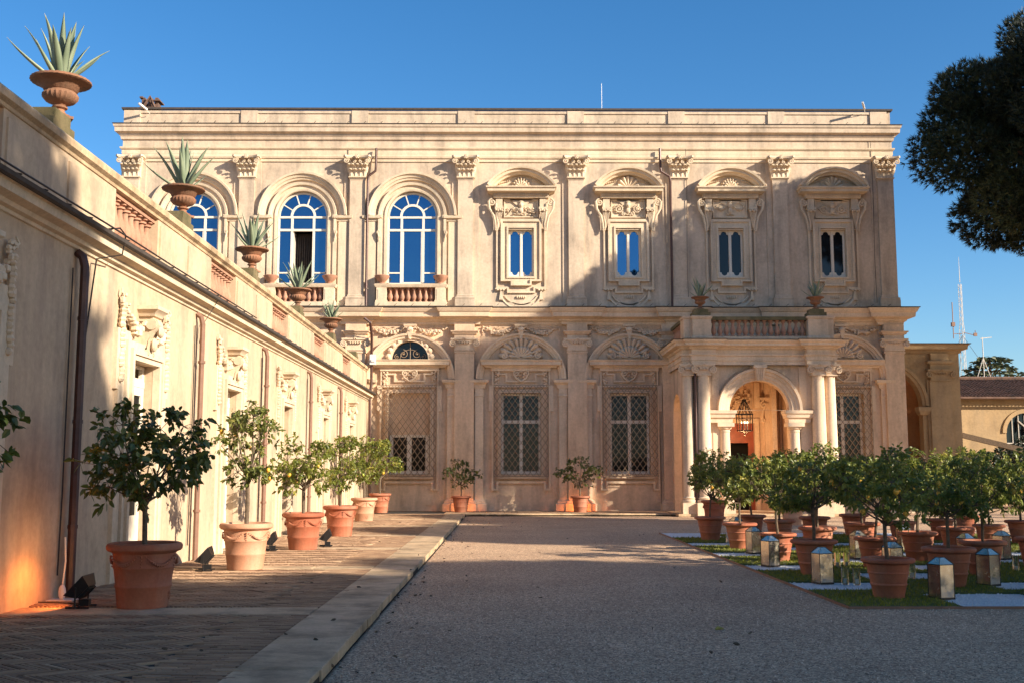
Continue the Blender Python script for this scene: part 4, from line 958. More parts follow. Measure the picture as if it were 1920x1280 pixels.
# interior pier seen through the arch
m = MB(); m.box(11.5, 11.7, 3.3, 3.85, .1, 6.0); m.box(12.2, 12.4, 2.9, 3.85, .1, 6.0); part('inner_pier', m, 'trimlow', porch)

# hanging lantern
LXc, LYc, LZc = 10.0, 45.0, 4.75
lan = thing('hanging_lantern', 'iron hexagonal lantern with lit candles hanging in the porch arch', 'lantern', (LXc, LYc, LZc))
m = MB()
for i in range(28):
    z = -.0 + i * .047; s = i % 2
    m.tube([(.018 * (1 - s), .018 * s, z), (0, 0, z + .05), (-.018 * (1 - s), -.018 * s, z)], .006, 4)
part('chain', m, 'iron', lan)
m = MB(); m.lathe(0, 0, [(.02, .02), (.10, -.02), (.07, -.08), (.10, -.10)], 12)
hx = lambda r, z, k: (r * cos(k * pi / 3), r * sin(k * pi / 3), z)
for k in range(6):
    m.tube([hx(.08, -.08, k), hx(.34, -.62, k)], .020, 4); m.tube([hx(.34, -.62, k), hx(.31, -1.30, k)], .022, 4)
    m.tube([hx(.19, -.35, k), hx(.30, -.62, (k + .5))], .008, 4); m.tube([hx(.07, -.09, k + .5), hx(.26, -.62, k + .5)], .008, 4)
    m.tube([hx(.35, -.62, k), hx(.35, -.62, k + 1)], .026, 4); m.tube([hx(.31, -1.30, k), hx(.31, -1.30, k + 1)], .026, 4); m.tube([hx(.28, -1.30, k), (0, 0, -1.42)], .01, 4)
    m.tube([hx(.30, -.80, k), hx(.24, -.86, k + .5), hx(.30, -.80, k + 1)], .007, 4)
m.blob((0, 0, -1.46), .035, 8, 5); part('frame', m, 'iron', lan)
m = MB()
for k in range(6): a = k * pi / 3 + .3; m.tube([(.13 * cos(a), .13 * sin(a), -1.28), (.13 * cos(a), .13 * sin(a), -1.0)], .022, 8)
part('candle', m, 'white', lan)
m = MB()
for k in range(6): a = k * pi / 3 + .3; m.blob((.13 * cos(a), .13 * sin(a), -.96), (.02, .02, .045), 6, 5)
part('flame', m, 'flame', lan)
ll = bpy.data.lights.new("candle_light", 'POINT'); ll.energy = 80; ll.color = (1, .58, .26); ll.shadow_soft_size = .15
lo = bpy.data.objects.new("candle_light", ll); COL.objects.link(lo); lo.location = (LXc, LYc + .1, LZc - 1.62)

# ================================================================== RIGHT SIDE BACKGROUND
ann = thing('side_annex', 'shaded single storey stucco annex with ionic pilaster and orange lined arch right of the villa', 'annex', (0, 49.0, 0))
m = MB(); ac = 17.2
m.slab(rectp(17.3, 20.75, -.1, 7.2), [[(17.4, .02), (19.0, .02), (19.0, 4.7)] + [(17.2 + 1.8 * cos(radians(a)), 4.7 + 1.8 * sin(radians(a))) for a in range(5, 84, 6)] + [(17.4, 6.46)]], 0, .5)
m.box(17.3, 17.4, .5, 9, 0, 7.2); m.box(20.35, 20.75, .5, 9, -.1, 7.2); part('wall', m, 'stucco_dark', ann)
m = MB(); m.box(17.4, 20.35, 1.6, 1.7, 0, 7); m.box(18.35, 18.6, 1.1, 1.6, 0, 4.4); m.mould(18.2, 18.7, 1.1, [(0, 4.4), (.1, 4.45), (.14, 4.6), (0, 4.65)], yb=1.6); part('inner_wall', m, 'orange', ann)
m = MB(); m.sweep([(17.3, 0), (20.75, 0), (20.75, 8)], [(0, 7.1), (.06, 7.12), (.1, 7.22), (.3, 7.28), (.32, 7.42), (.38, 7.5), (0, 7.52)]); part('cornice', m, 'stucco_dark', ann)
m = MB(); m.sweep([(17.3, 0), (20.75, 0), (20.75, 8)], [(0, 7.521), (.42, 7.50), (.43, 7.54), (0, 7.58)]); part('roof', m, 'lead', ann)
m = MB(); m.arc(17.2, 4.72, [(1.78, .1), (1.78, -.06), (1.9, -.08), (1.92, -.14), (2.05, -.16), (2.06, .02)], 0, pi / 2, 18); m.mould(18.9, 19.35, -.05, [(0, 4.3), (.05, 4.34), (.14, 4.5), (.15, 4.66), (0, 4.7)], yb=.3); part('arch', m, 'stucco_dark', ann)
m = MB(); m.box(19.30, 20.30, -.2, 0, 0, 5.9); m.box(19.2, 20.35, -.1, 0, 0, 5.9); pl = part('pilaster', m, 'stucco_dark', ann)
link('capital', ionic(.46, .42, .24).mesh('capital', MT['stucco_dark']), pl, (19.8, 0, 5.95)); m = MB(); m.box(19.35, 20.25, -.2, 0, 6.38, 6.6); m.mould(19.3, 20.3, -.2, [(0, 6.6), (.08, 6.64), (.1, 6.74), (0, 6.78)], yb=0); m.box(19.4, 20.2, -.18, 0, 6.78, 7.1); part('entablature', m, 'stucco_dark', ann)

lb = thing('outbuilding', 'low ochre building under a clay tile roof with arched window at the right edge', 'building', (0, 60, 0))
m = MB(); cxw = 28.95
m.slab(rectp(23.5, 44, -.1, 6.0), [[(cxw - 1.1, 2.6), (cxw + 1.1, 2.6)] + [(cxw + 1.1 * cos(pi * i / 16), 3.9 + 1.1 * sin(pi * i / 16)) for i in range(17)]], 0, .4); m.box(23.5, 23.9, .4, 8, -.1, 6); part('wall', m, 'stucco_dark', lb)
m = MB(); m.arc(cxw, 3.9, [(1.1, .1), (1.1, -.06), (1.32, -.08), (1.34, 0)], 0, pi, 20); part('arch', m, 'stucco_dark', lb)
m = MB()
for x in (-.7, -.35, 0, .35, .7): m.box(cxw + x - .02, cxw + x + .02, .1, .14, 2.6, 4.9)
m.tube([(cxw - .4, .08, 4.6), (cxw + .7, .08, 3.6)], .05, 4); m.box(cxw - 1.1, cxw + 1.1, .1, .15, 3.3, 3.36); wn = part('window', m, 'winframe', lb); m = MB(); m.box(cxw - 1.1, cxw + 1.1, .2, .22, 2.6, 5.0); part('pane', m, 'dark_glass', wn)
m = MB(); m.add([(23.2, -.5, 5.88), (44.3, -.5, 5.88), (44.3, 3.4, 7.15), (23.2, 3.4, 7.15), (44.3, 8, 5.9), (23.2, 8, 5.9)], [(0, 1, 2, 3), (3, 2, 4, 5)]); rf = part('roof', m, 'tile', lb)
R = np.random.RandomState(8); tl = []
prof = [(-.09, 0), (-.06, .055), (0, .08), (.06, .055), (.09, 0)]; V = []
for r in range(13):
    for cI in range(int(21 / .2)):
        x = 23.3 + cI * .2 + R.normal(0, .006); y = -.58 + r * .305; z0 = 5.87 + (y + .5) * .326 + R.normal(0, .006); z1 = z0 + .36 * .326 - .015
        V.append([(x + a, y, z0 + b) for a, b in prof] + [(x + a * .85, y + .38, z1 + b * .85) for a, b in prof])
o = link('roof_tiles', fastmesh('roof_tiles', np.array(V), 4, MT['tile'], None, False, [(i, i + 1, i + 6, i + 5) for i in range(4)]), lb); o['kind'] = 'stuff'
m = MB(); m.tube([(23.2, 3.4, 7.22), (44.3, 3.4, 7.22)], .11, 6); m.tube([(23.2, -.62, 5.8), (44.3, -.62, 5.8)], .07, 6); part('ridge', m, 'tile', lb)
bm_ = MB(); bm_.tube([(20.9, 51.5, 3.7), (24.9, 50.6, 2.6)], .17, 4); bo = part('timber_beam', bm_, 'bark', None); tag(bo, 'old timber beam slanting down beside the annex wall', 'beam')

# radio mast
mast = thing('radio_mast', 'tall thin lattice radio mast with guy wires beyond the outbuilding', 'radio mast', (56.5, 132, 0))
m = MB(); H = 28.2
def lrad(z): return .42 if z < 14 else (.34 if z < 20 else .22 if z < 25.5 else .05)
legs = [(cos(a), sin(a)) for a in (0.3, 2.4, 4.5)]
zs = list(np.arange(0, 25.5, .8))
for i in range(len(zs) - 1):
    for k in range(3):
        a, b = legs[k], legs[(k + 1) % 3]; r0, r1 = lrad(zs[i]), lrad(zs[i + 1])
        m.tube([(a[0] * r0, a[1] * r0, zs[i]), (a[0] * r1, a[1] * r1, zs[i + 1])], .035, 4, cap=False)
        m.tube([(a[0] * r0, a[1] * r0, zs[i]), (b[0] * r1, b[1] * r1, zs[i + 1])], .018, 4, cap=False)
m.tube([(0, 0, 25), (0, 0, H)], .05, 4, .02); part('tower', m, 'winframe', mast)
m = MB(); m.tube([(-1.1, 0, 18), (-1.1, 0, 22.5)], .06, 5); m.tube([(-1.1, 0, 18.6), (0, 0, 18.6)], .05, 4); m.tube([(0, 0, 18.8), (1.6, 0, 18.4), (1.6, 0, 19.0)], .05, 4); m.box(1.4, 1.8, -.1, .1, 18.3, 18.7)
m.box(-1.3, -.9, -.2, .2, 19.5, 20); part('antenna', m, 'pipe_pale', mast); m = MB(); m.tube([(-1.2, 0, 10.2), (.9, 0, 10.4)], .04, 4); part('antenna', m, 'pipe_pale', mast)
m = MB()
for p in ((-6, 0), (8, 2), (1, 6)): m.tube([(0, 0, 18.4), (p[0], p[1], 8)], .025, 4)
part('guy_wire', m, 'iron', mast)
aer = thing('roof_aerial', 'slim grey aerial pole with crossbar in front of the cedar', 'aerial', (37.5, 84, 0))
m = MB(); m.tube([(0, 0, 0), (0, 0, 12.2)], .045, 5, .035); m.tube([(-.15, 0, 12.1), (.75, 0, 12.2)], .04, 4); m.tube([(0, 0, 10.6), (-.9, 0, 8)], .03, 4); m.tube([(0, 0, 10.6), (.9, 0, 8)], .03, 4); part('pole', m, 'winframe', aer)
rod = MB(); rod.tube([(0, 0, 0), (0, 0, 3.1)], .014, 5, .008); ro = part('roof_antenna', rod, 'plastic', None, (4.66, 50, 17.1)); tag(ro, 'thin white rod antenna standing on the villa roof near the middle', 'antenna')

# ================================================================== PLANTS
def crown_points(R, nl, rad, rz, zc, n, flat=0.):
    """points spread through uneven lobes around a crown centre"""
    lob = []
    for i in range(nl):
        a = i * 2.4 + R.uniform(-.4, .4); u = R.uniform(-.85, .95); q = sqrt(max(0, 1 - u * u)) * R.uniform(.5, .8)
        lob.append((rad * q * cos(a), rad * q * sin(a), zc + rz * u * .72, R.uniform(.28, .46)))
    P = []; ids = []
    while len(P) < n:
        i = R.randint(nl); l = lob[i]; v = R.normal(size=3); v /= np.linalg.norm(v); q = R.uniform(.35, 1) ** .5 * l[3]
        P.append((l[0] + v[0] * q * rad, l[1] + v[1] * q * rad, l[2] + v[2] * q * min(rz, rad) * 1.0)); ids.append(i)
    return np.array(P), np.array(ids), lob
def citrus_meshes(seed, rad, rz, zc, ncl, per, leaf, mat, trunk_r=.028, z0=.05, droop=.35, lean=0.):
    """returns (trunk mesh, foliage mesh, fruit spots)  origin = soil level of the pot"""
    R = np.random.RandomState(seed)
    P, ids, lob = crown_points(R, 13, rad, rz, zc, ncl)
    zt = zc - rz * .75
    t = MB(); t.tube([(0, 0, -z0), (.015, .01, zt * .5), (lean * .5, .02, zt), (lean, 0, zt + .12)], trunk_r, 8, trunk_r * .8)
    for l in lob:
        s = Vector((lean, 0, zt + R.uniform(-.05, .15))); e = Vector(l[:3]); mid = s.lerp(e, .5) + Vector((R.normal(0, .05), R.normal(0, .05), -.03))
        t.tube([s, s.lerp(mid, .5) + Vector((0, 0, -.02)), mid, e], trunk_r * .55, 5, .006)
    for i in range(0, ncl, 2):
        l = Vector(lob[ids[i]][:3]); e = Vector(P[i]); c = l.lerp(e, .5) + Vector((0, 0, .03)); t.tube([l, c, e], .0055, 3, .003, cap=False)
    C = []; D = []
    ctr = np.array([lean * .5, 0, zc - rz * .5])
    for i in range(ncl):
        o = P[i] - ctr; o /= np.linalg.norm(o) + 1e-6; ax = o + R.normal(0, .5, 3); ax /= np.linalg.norm(ax)
        for k in range(per):
            C.append(P[i] + ax * leaf * (k / per - .5) * 1.6); d = R.normal(size=3) * .9 + ax * .6; d[2] -= droop * R.uniform(0, 1.2); D.append(d)
    C = np.array(C); D = np.array(D); n = len(C)
    ct = np.clip(np.repeat(R.normal(.42, .2, ncl), per) + R.normal(0, .12, n), 0, 1)
    fol = leaves('foliage', C, D, leaf * R.uniform(.7, 1.25, n), leaf * R.uniform(.42, .62, n), MT[mat], ct, seed, .12, .25)
    lo_ = P[P[:, 2] < zc + rz * .5]; R.shuffle(lo_)
    out = lo_[np.argsort(-np.hypot(lo_[:, 0], lo_[:, 1]))][:40]; R.shuffle(out)
    return t.mesh('trunk', MT['bark']), fol, out[:12]
q = MB(); q.blob((0, 0, 0), (.036, .036, .044), 10, 8); q.blob((0, 0, -.042), .012, 6, 4)
LM = [q.mesh('lemon', MT['lemon']), None]; q = MB(); q.blob((0, 0, 0), (.03, .03, .038), 10, 8); LM[1] = q.mesh('lemon', MT['lemon_green'])
def citrus(var, x, y, z, label, group, rotz=0, s=1, nfruit=6, name='lemon_tree', sxy=1):
    tm, fm, sp = var
    t = thing(name, label, 'lemon tree', (x, y, z), rotz, group); t.scale = (s * sxy, s * sxy, s)
    link('trunk', tm, t); link('foliage', fm, t)
    r_ = random.Random(int(x * 100 + y * 10))
    for p in list(sp)[:nfruit]:
        o = link('lemon', LM[0 if r_.random() < .6 else 1], t, (p[0], p[1], p[2] - .06)); k = r_.uniform(.8, 1.15); o.scale = (k, k, k); o.rotation_euler = (r_.uniform(-.4, .4), r_.uniform(-.4, .4), 0)
    return t
# --- terracotta pots: origin on the ground
def pot_meshes(R, H, base, mat, festoon=True, seed=0):
    t = R - .0
    m = MB(); m.lathe(0, 0, [(0, .0), (base, 0), (base + .005, .04), (base + (R - .06 - base) * .30, H * .30), (base + (R - .06 - base) * .30 + .012, H * .32), (base + (R - .06 - base) * .30 + .012, H * .345), (base + (R - .06 - base) * .34, H * .37),
                             (base + (R - .06 - base) * .62, H * .60), (base + (R - .06 - base) * .62 + .012, H * .615), (base + (R - .06 - base) * .62 + .012, H * .64), (base + (R - .06 - base) * .66, H * .66), (R - .075, H * .84), (R - .05, H * .86), (R - .02, H * .875), (R, H * .90), (R + .005, H * .95), (R - .01, H * .985), (R - .04, H), (R - .07, H * .99), (R - .085, H * .93), (R - .09, H * .86)], 40)
    body = m.mesh('body', MT[mat])
    s = MB(); s.lathe(0, 0, [(0, H * .90), (R * .4, H * .905), (R - .087, H * .885)], 20); soil = s.mesh('soil', MT['soil'])
    f = None
    if festoon:
        f = MB(); rr = lambda z: base + (R - .06 - base) * z / (H * .85) * .97 + .004
        for k in range(5):
            a0 = k * 2 * pi / 5
            for i in range(15):
                u = i / 14; a = a0 + u * 2 * pi / 5 * .78; z = H * (.80 - .13 * 4 * u * (1 - u)); r = rr(z) + .012; w = .010 + .016 * sin(pi * u)
                f.blob((r * cos(a), r * sin(a), z), w, 5, 3)
            for i in range(4): a = a0 + 2 * pi / 5 * .89; z = H * (.80 - i * .05); r = rr(z) + .01; f.blob((r * cos(a), r * sin(a), z), .017 - .002 * i, 5, 3)
        a = -pi * .42; z = H * .18; r = rr(z) + .004; 
        for i in range(14): b = i * 2 * pi / 14; f.blob((r * cos(a + .10 * cos(b)), r * sin(a + .10 * cos(b)), z + .045 * sin(b)), .009, 5, 3)
        f = f.mesh('festoon', MT[mat])
    return body, soil, f
POTW = pot_meshes(.45, .78, .30, 'terra', True); POTP = pot_meshes(.45, .78, .30, 'terra_pale', True); POTG = pot_meshes(.375, .56, .215, 'terra', False); POTF = pot_meshes(.41, .66, .26, 'terra', False)
def pot(ms, x, y, z, label, group, rot=0, s=1):
    t = thing('terracotta_pot', label, 'flower pot', (x, y, z), rot, group); t.scale = (s, s, s)
    link('body', ms[0], t); link('soil', ms[1], t)
    if ms[2]: link('festoon', ms[2], t)['kind'] = 'stuff'
    return t
PZ = .105
row = [(-5.12, 9.4), (-4.45, 13.66), (-4.43, 18.9), (-4.32, 23.66), (-4.26, 28.55), (-4.75, 37.2), (-5.05, 44.6)]
rl = ['hidden past the left edge', 'nearest one, in deep shade', 'pale one with swag relief, second seen', 'third seen', 'fourth seen', 'pale one, fifth seen', 'in the corner by the villa']
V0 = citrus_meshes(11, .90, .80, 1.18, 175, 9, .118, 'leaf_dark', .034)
V1 = citrus_meshes(12, .68, .78, 1.40, 170, 10, .085, 'leaf_yellow', .04)
V2 = citrus_meshes(13, .72, .78, 1.15, 210, 11, .08, 'leaf', .035)
V3 = citrus_meshes(14, .74, .80, 1.15, 210, 11, .08, 'leaf', .035)
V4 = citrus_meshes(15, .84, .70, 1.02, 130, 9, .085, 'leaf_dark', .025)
vr = [(V0, 1.0, 1.0), (V0, .97, 1.06), (V1, .98, 1.0), (V2, 1.0, 1.0), (V3, 1.0, 1.0), (V2, 1.22, 1.0), (V3, 1.2, 1.0)]
gp = 'potted lemon trees in a row along the left wing'
for i, ((x, y), r) in enumerate(zip(row, rl)):
    pot(POTP if i in (2, 5) else POTW, x, y, PZ, 'big terracotta pot along the left wing, ' + r, 'big terracotta pots along the left wing', i * 1.3 + (.0 if i else 0))
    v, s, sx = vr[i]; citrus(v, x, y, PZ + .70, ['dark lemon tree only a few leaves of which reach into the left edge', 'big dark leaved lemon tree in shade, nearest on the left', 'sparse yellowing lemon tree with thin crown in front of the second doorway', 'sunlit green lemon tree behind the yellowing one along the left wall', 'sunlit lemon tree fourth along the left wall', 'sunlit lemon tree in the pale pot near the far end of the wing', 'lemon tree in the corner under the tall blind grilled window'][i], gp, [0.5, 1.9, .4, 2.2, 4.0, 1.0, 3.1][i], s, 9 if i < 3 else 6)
for k, (x, y) in enumerate([(-1.78, 45.35), (3.17, 45.35)]):
    pot(POTF, x, y, PZ, ['small dark red pot before the pilaster left of the middle grilled window', 'small dark red pot before the pilaster right of the middle grilled window'][k], 'pots against the villa front')
    citrus(V4, x, y, PZ + .58, ['thin small dark tree before the pilaster left of the middle grilled window', 'wide drooping small dark tree before the pilaster right of the middle grilled window'][k], 'small trees against the villa front', k * 2.6 + .4, 1.08 if k else 1.02, 0, 'small_tree', 1.12 if k else 1.0)

# --- agaves in urns
def agave_leaf(seed, L, W, th, curl):
    # th: lean from the vertical at the base, curl: extra lean at the tip (radians)
    V = []; n = 10; x = z = 0.0
    for i in range(n + 1):
        t = i / n; w = W * (.60 + 1.5 * t - 2.1 * t ** 1.75) if t < 1 else 0.0; w = max(w, .002)
        g = th + curl * t * t
        nx, nz = cos(g), -sin(g)
        for q in (-1, -.5, 0, .5, 1): k = .22 * w * (1 - abs(q) ** 1.5); V.append((x + nx * k, q * w * .5, z + nz * k))
        for q in (.5, 0, -.5): k = .22 * w * (1 - abs(q)) + .02 * (1 - t) + .003; V.append((x + nx * k, q * w * .5, z + nz * k))
        x += sin(g) * L / n; z += cos(g) * L / n
    F = [(i * 8 + j, i * 8 + (j + 1) % 8, (i + 1) * 8 + (j + 1) % 8, (i + 1) * 8 + j) for i in range(n) for j in range(8)]
    me = fastmesh('leaf', np.array([V]), 4, MT['agave'], np.array([.4]), True, F)
    a = me.attributes['tint'].data
    for i in range(n + 1):
        for j in range(8): a[i * 8 + j].value = min(1, max(0, .38 + .15 * sin(seed * 2 + i) + (.5 if i > n - 1 else 0) + (.22 if j in (0, 4) else 0)))
    return me
AL = [agave_leaf(1, .92, .17, .06, .10), agave_leaf(2, 1.0, .17, .22, .18), agave_leaf(3, 1.0, .165, .42, .25), agave_leaf(4, .92, .155, .66, .30), agave_leaf(5, .85, .145, .98, -.25)]
def urn_mesh():
    m = MB(); m.box(-.17, .17, -.17, .17, 0, .04)
    m.lathe(0, 0, [(0, .04), (.15, .04), (.16, .07), (.11, .09), (.075, .13), (.07, .16), (.11, .18), (.115, .20), (.08, .22), (.10, .24)], 20)
    m.lathe(0, 0, [(.10, .24), (.20, .28), (.25, .34), (.255, .38), (.225, .42), (.215, .435)], 44, (1, 4, .035))
    m.lathe(0, 0, [(.215, .435), (.24, .45), (.27, .50), (.33, .545), (.41, .57)], 32)
    m.lathe(0, 0, [(.41, .57), (.435, .585), (.435, .61), (.415, .625), (.38, .62), (.34, .59)], 60, (0, 3, .012))
    return m.mesh('bowl', MT['terra_old'])
UM = urn_mesh(); q = MB(); q.lathe(0, 0, [(0, .61), (.2, .605), (.36, .585)], 16); US = q.mesh('soil', MT['soil'])
def urn_agave(x, y, z, s, la, ll, seed, n=24, k=1.0):
    u = thing('terracotta_urn', la, 'urn', (x, y, z), seed, 'terracotta urns with agaves'); u.scale = (s, s, s); link('bowl', UM, u); link('soil', US, u)
    r_ = random.Random(seed); a = thing('agave', ll, 'agave', (x, y, z + .60 * s), r_.uniform(0, 6), 'agaves in urns'); a.scale = (s * k, s * k, s * k)
    for i in range(n):
        t = i / n; li = 0 if t < .14 else 1 if t < .36 else 2 if t < .62 else 3 if t < .84 else 4
        if r_.random() < .1: li = max(0, li - 1)
        o = link('leaf', AL[li], a, (0, 0, 0), (r_.uniform(-.12, .12), r_.uniform(-.1, .1), i * 2.4 + r_.uniform(-.25, .25))); q_ = r_.uniform(.72, 1.12) * (.85 if t < .12 else 1); o.scale = (q_, q_ * r_.uniform(.85, 1.2), q_)
        o.location = (.05 * cos(o.rotation_euler[2]) * t * 1.2, .05 * sin(o.rotation_euler[2]) * t * 1.2, 0)
un = ['nearest, high against the sky at upper left', 'second along the parapet, before the first arched window', 'third along the terrace parapet', 'fourth along the parapet, before the open window', 'near the far end of the parapet']
for i, u in enumerate([14.4, 20.25, 26.0, 32.0, 38.3]):
    urn_agave(-6.22, u + .30, 6.62, .93, 'weathered terracotta urn ' + un[i], 'spiky grey green agave in the urn ' + un[i], 21 + i * 5, 26 if i < 2 else 22, 1.0 if i != 4 else .8)
urn_agave(7.93, 43.25, 8.24, .82, 'terracotta urn on the left pedestal of the porch', 'pale striped agave on the left pedestal of the porch', 77, 17, .98)
urn_agave(12.6, 43.25, 8.24, .82, 'dark red terracotta urn on the right pedestal of the porch', 'dark green agave on the right pedestal of the porch', 83, 15, 1.05)
q = MB(); q.lathe(0, 0, [(0, 0), (.13, 0), (.15, .05), (.11, .08), (.24, .2), (.31, .3), (.34, .36), (.31, .38), (.26, .3), (0, .28)], 20); bw = q.mesh('planter_bowl', MT['baluster'])
for c, nm in ((-8.91, 'left'), (-4.06, 'right')):
    for s, side in ((-1, 'left'), (1, 'right')):
        o = link('planter_bowl', bw, None, (c + s * 1.28, YF - .25, 9.87)); tag(o, 'low terracotta bowl on the %s post of the %s arched window balcony' % (side, 'open' if c < -5 else 'rightmost'), 'bowl', 'bowls on the window balconies')

# --- pines
def needle_crown(seed, n, blades, L, W, lob=None, shell=.45, mat='needle', yel=.0):
    """unit ellipsoid crown of needle tufts, placed with the object's scale kept in the mesh"""
    R = np.random.RandomState(seed); rx, ry, rz = lob
    nl = 95; ld = R.normal(size=(nl, 3)); ld /= np.linalg.norm(ld, axis=1)[:, None]; ld[:, 2] = ld[:, 2] * .95; lr = R.uniform(.20, .29, nl); lq = R.uniform(.62, .82, nl)
    idx = R.randint(nl, size=n); v = R.normal(size=(n, 3)); v /= np.linalg.norm(v, axis=1)[:, None]
    P = ld[idx] * lq[idx][:, None] + v * (lr[idx] * R.uniform(shell, 1, n) ** .5)[:, None]
    P *= np.array([rx, ry, rz]); out = unit(v * .7 + P / np.array([rx, ry, rz]) * .6 + np.array([0, 0, .35]))
    B = np.repeat(P, blades, 0); O = unit(np.repeat(out, blades, 0) + R.normal(0, .55, (n * blades, 3))); S = unit(np.cross(O, R.normal(size=O.shape)))
    l = (L * R.uniform(.6, 1.2, len(B)))[:, None]; V = np.stack([B + S * W * .5, B - S * W * .5, B + O * l], 1)
    tint = np.clip(np.repeat(np.clip(R.normal(.35, .2, nl), 0, 1)[idx] + R.normal(yel, .15, n), blades), 0, 1)
    return fastmesh('crown', V, 3, MT[mat], tint, False, [(0, 1, 2)]), ld * lq[:, None] * np.array([rx, ry, rz])
def pine(x, y, zc, lob, label, n=9000, blades=9, seed=1, L=.34, W=.05, tilt=0, group='umbrella pines', me=None, cat='pine tree', tr=.38):
    t = thing('pine_tree', label, cat, (x, y, 0), 0, group)
    cm, lb_ = me if me else needle_crown(seed, n, blades, L, W, lob)
    link('crown', cm, t, (0, 0, zc), (0, 0, tilt))
    m = MB(); m.tube([(.4, .2, 0), (.1, .1, zc * .4), (0, 0, zc - lob[2] * .6), (0, 0, zc)], tr, 10, tr * .5)
    for i in range(0, len(lb_), 3):
        e = Vector(lb_[i]) * .9; e.rotate(Matrix.Rotation(tilt, 3, 'Z')); e.z += zc; s = Vector((0, 0, zc - lob[2] * .5 + random.Random(i).uniform(-.3, .8))); m.tube([s, s.lerp(e, .5) + Vector((0, 0, -.3)), e], .12, 5, .03)
    part('trunk', m, 'pinebark', t); return t, (cm, lb_)
sunx = SUN
def from_sun(a, b, h):
    # point given across the sun's view: a horizontal, b vertical, h metres towards the sun
    return ((a + 1.7 * h) / 1.9723, (1.7 * a - h) / 1.9723, (b + .396 * h) / .918)
pine(22.6, 40, 14.4, (7.0, 5.2, 5.3), 'big dark umbrella pine leaning into the sky at the upper right', 52000, 12, 3, .25, .036, tr=.4)
def occl(lst):
    cache = {}
    for i, (a, b, h, rx, rz, kind) in enumerate(lst):
        x, y, z = from_sun(a, b, h); key = (rx, rz, kind)
        _, cache[key] = pine(x, y, z, (rx, rx, rz), ['tall dark garden tree beyond the right edge, the one beside the porch', 'tall garden tree beyond the right edge, high behind the porch', 'tall garden tree beyond the right edge, before the annex', 'broad tree behind the camera shading the front of the wing', 'broad tree behind the camera, farthest back', 'tree right of the camera shading the near gravel', 'slim tree right of the lemon garden between two broad ones', 'tree right of the lemon garden, nearer the camera', 'tree right of the lemon garden in the middle', 'tree right of the lemon garden, nearer the villa', 'low tree right of the lemon garden', 'tall tree far beyond the annex', 'wide low tree behind the photographer'][i], kind, 7, 50 + i, .55, .13, i * 1.3, 'tall trees behind and right of the photographer', cache.get(key), 'tree', .3)
occl([
 # a, b (across the sun's view), h (m towards the sun), crown radius, half height, tufts
 (39.4, 12.8, 34, 2.2, 4.5, 1900),
 (42.6, 15.0, 30, 2.4, 2.1, 2600),
 (49.6, 7.0, 24, 4.0, 3.6, 7000),
 (7.3, 5.0, 16, 5.2, 6.2, 13000),
 (-4.0, 6.0, 20, 7.0, 7.0, 9000),
 (12.6, 1.6, 26, 3.2, 3.4, 6500),
 (17.0, 1.9, 29, 3.1, 3.2, 6500),
 (25.9, 5.9, 30, 2.4, 2.1, 3600),
 (29.2, 4.5, 24, 3.8, 3.5, 7500),
 (35.0, 6.6, 28, 3.4, 3.3, 6500),
 (22.3, -1.3, 34, 4.2, 2.6, 6500),
 (48.5, 13.5, 30, 3.4, 3.4, 6500),
 (4.0, -2, 22, 7.0, 4.0, 9000),
])
# cedar beyond the outbuilding
t = thing('cedar_tree', 'flat layered cedar beyond the tiled roof at the far right', 'cedar tree', (40.7, 90, 0)); R = np.random.RandomState(4); C = []; D = []
for k, (z, r) in enumerate([(11.2, 1.3), (10.6, 2.2), (10.0, 2.7), (9.3, 3.1), (8.6, 3.4), (7.8, 3.4)]):
    for j in range(9):
        a = j * .7 + k; br = r * R.uniform(.65, 1.1)
        for q in range(34): f = R.uniform(.15, 1); C.append((br * f * cos(a) + R.normal(0, .16), br * f * sin(a) + R.normal(0, .3), z - .35 * f * f + R.normal(0, .07))); D.append((cos(a) + R.normal(0, .5), sin(a) + R.normal(0, .5), R.normal(-.1, .25)))
n = len(C); link('crown', leaves('crown', np.array(C), np.array(D), R.uniform(.25, .6, n), R.uniform(.12, .22, n), MT['cedar'], np.clip(R.normal(.45, .25, n), 0, 1), 2, .1, .1), t)
m = MB(); m.tube([(0, 0, 0), (0, 0, 11.3)], .3, 8, .06)
for k, (z, r) in enumerate([(11.0, 1.3), (10.4, 2.2), (9.8, 2.7), (9.1, 3.1), (8.4, 3.4)]):
    for j in range(5): a = j * 1.26 + k; m.tube([(0, 0, z - .3), (r * cos(a), r * sin(a), z - .3)], .06, 4, .02)
part('trunk', m, 'pinebark', t)
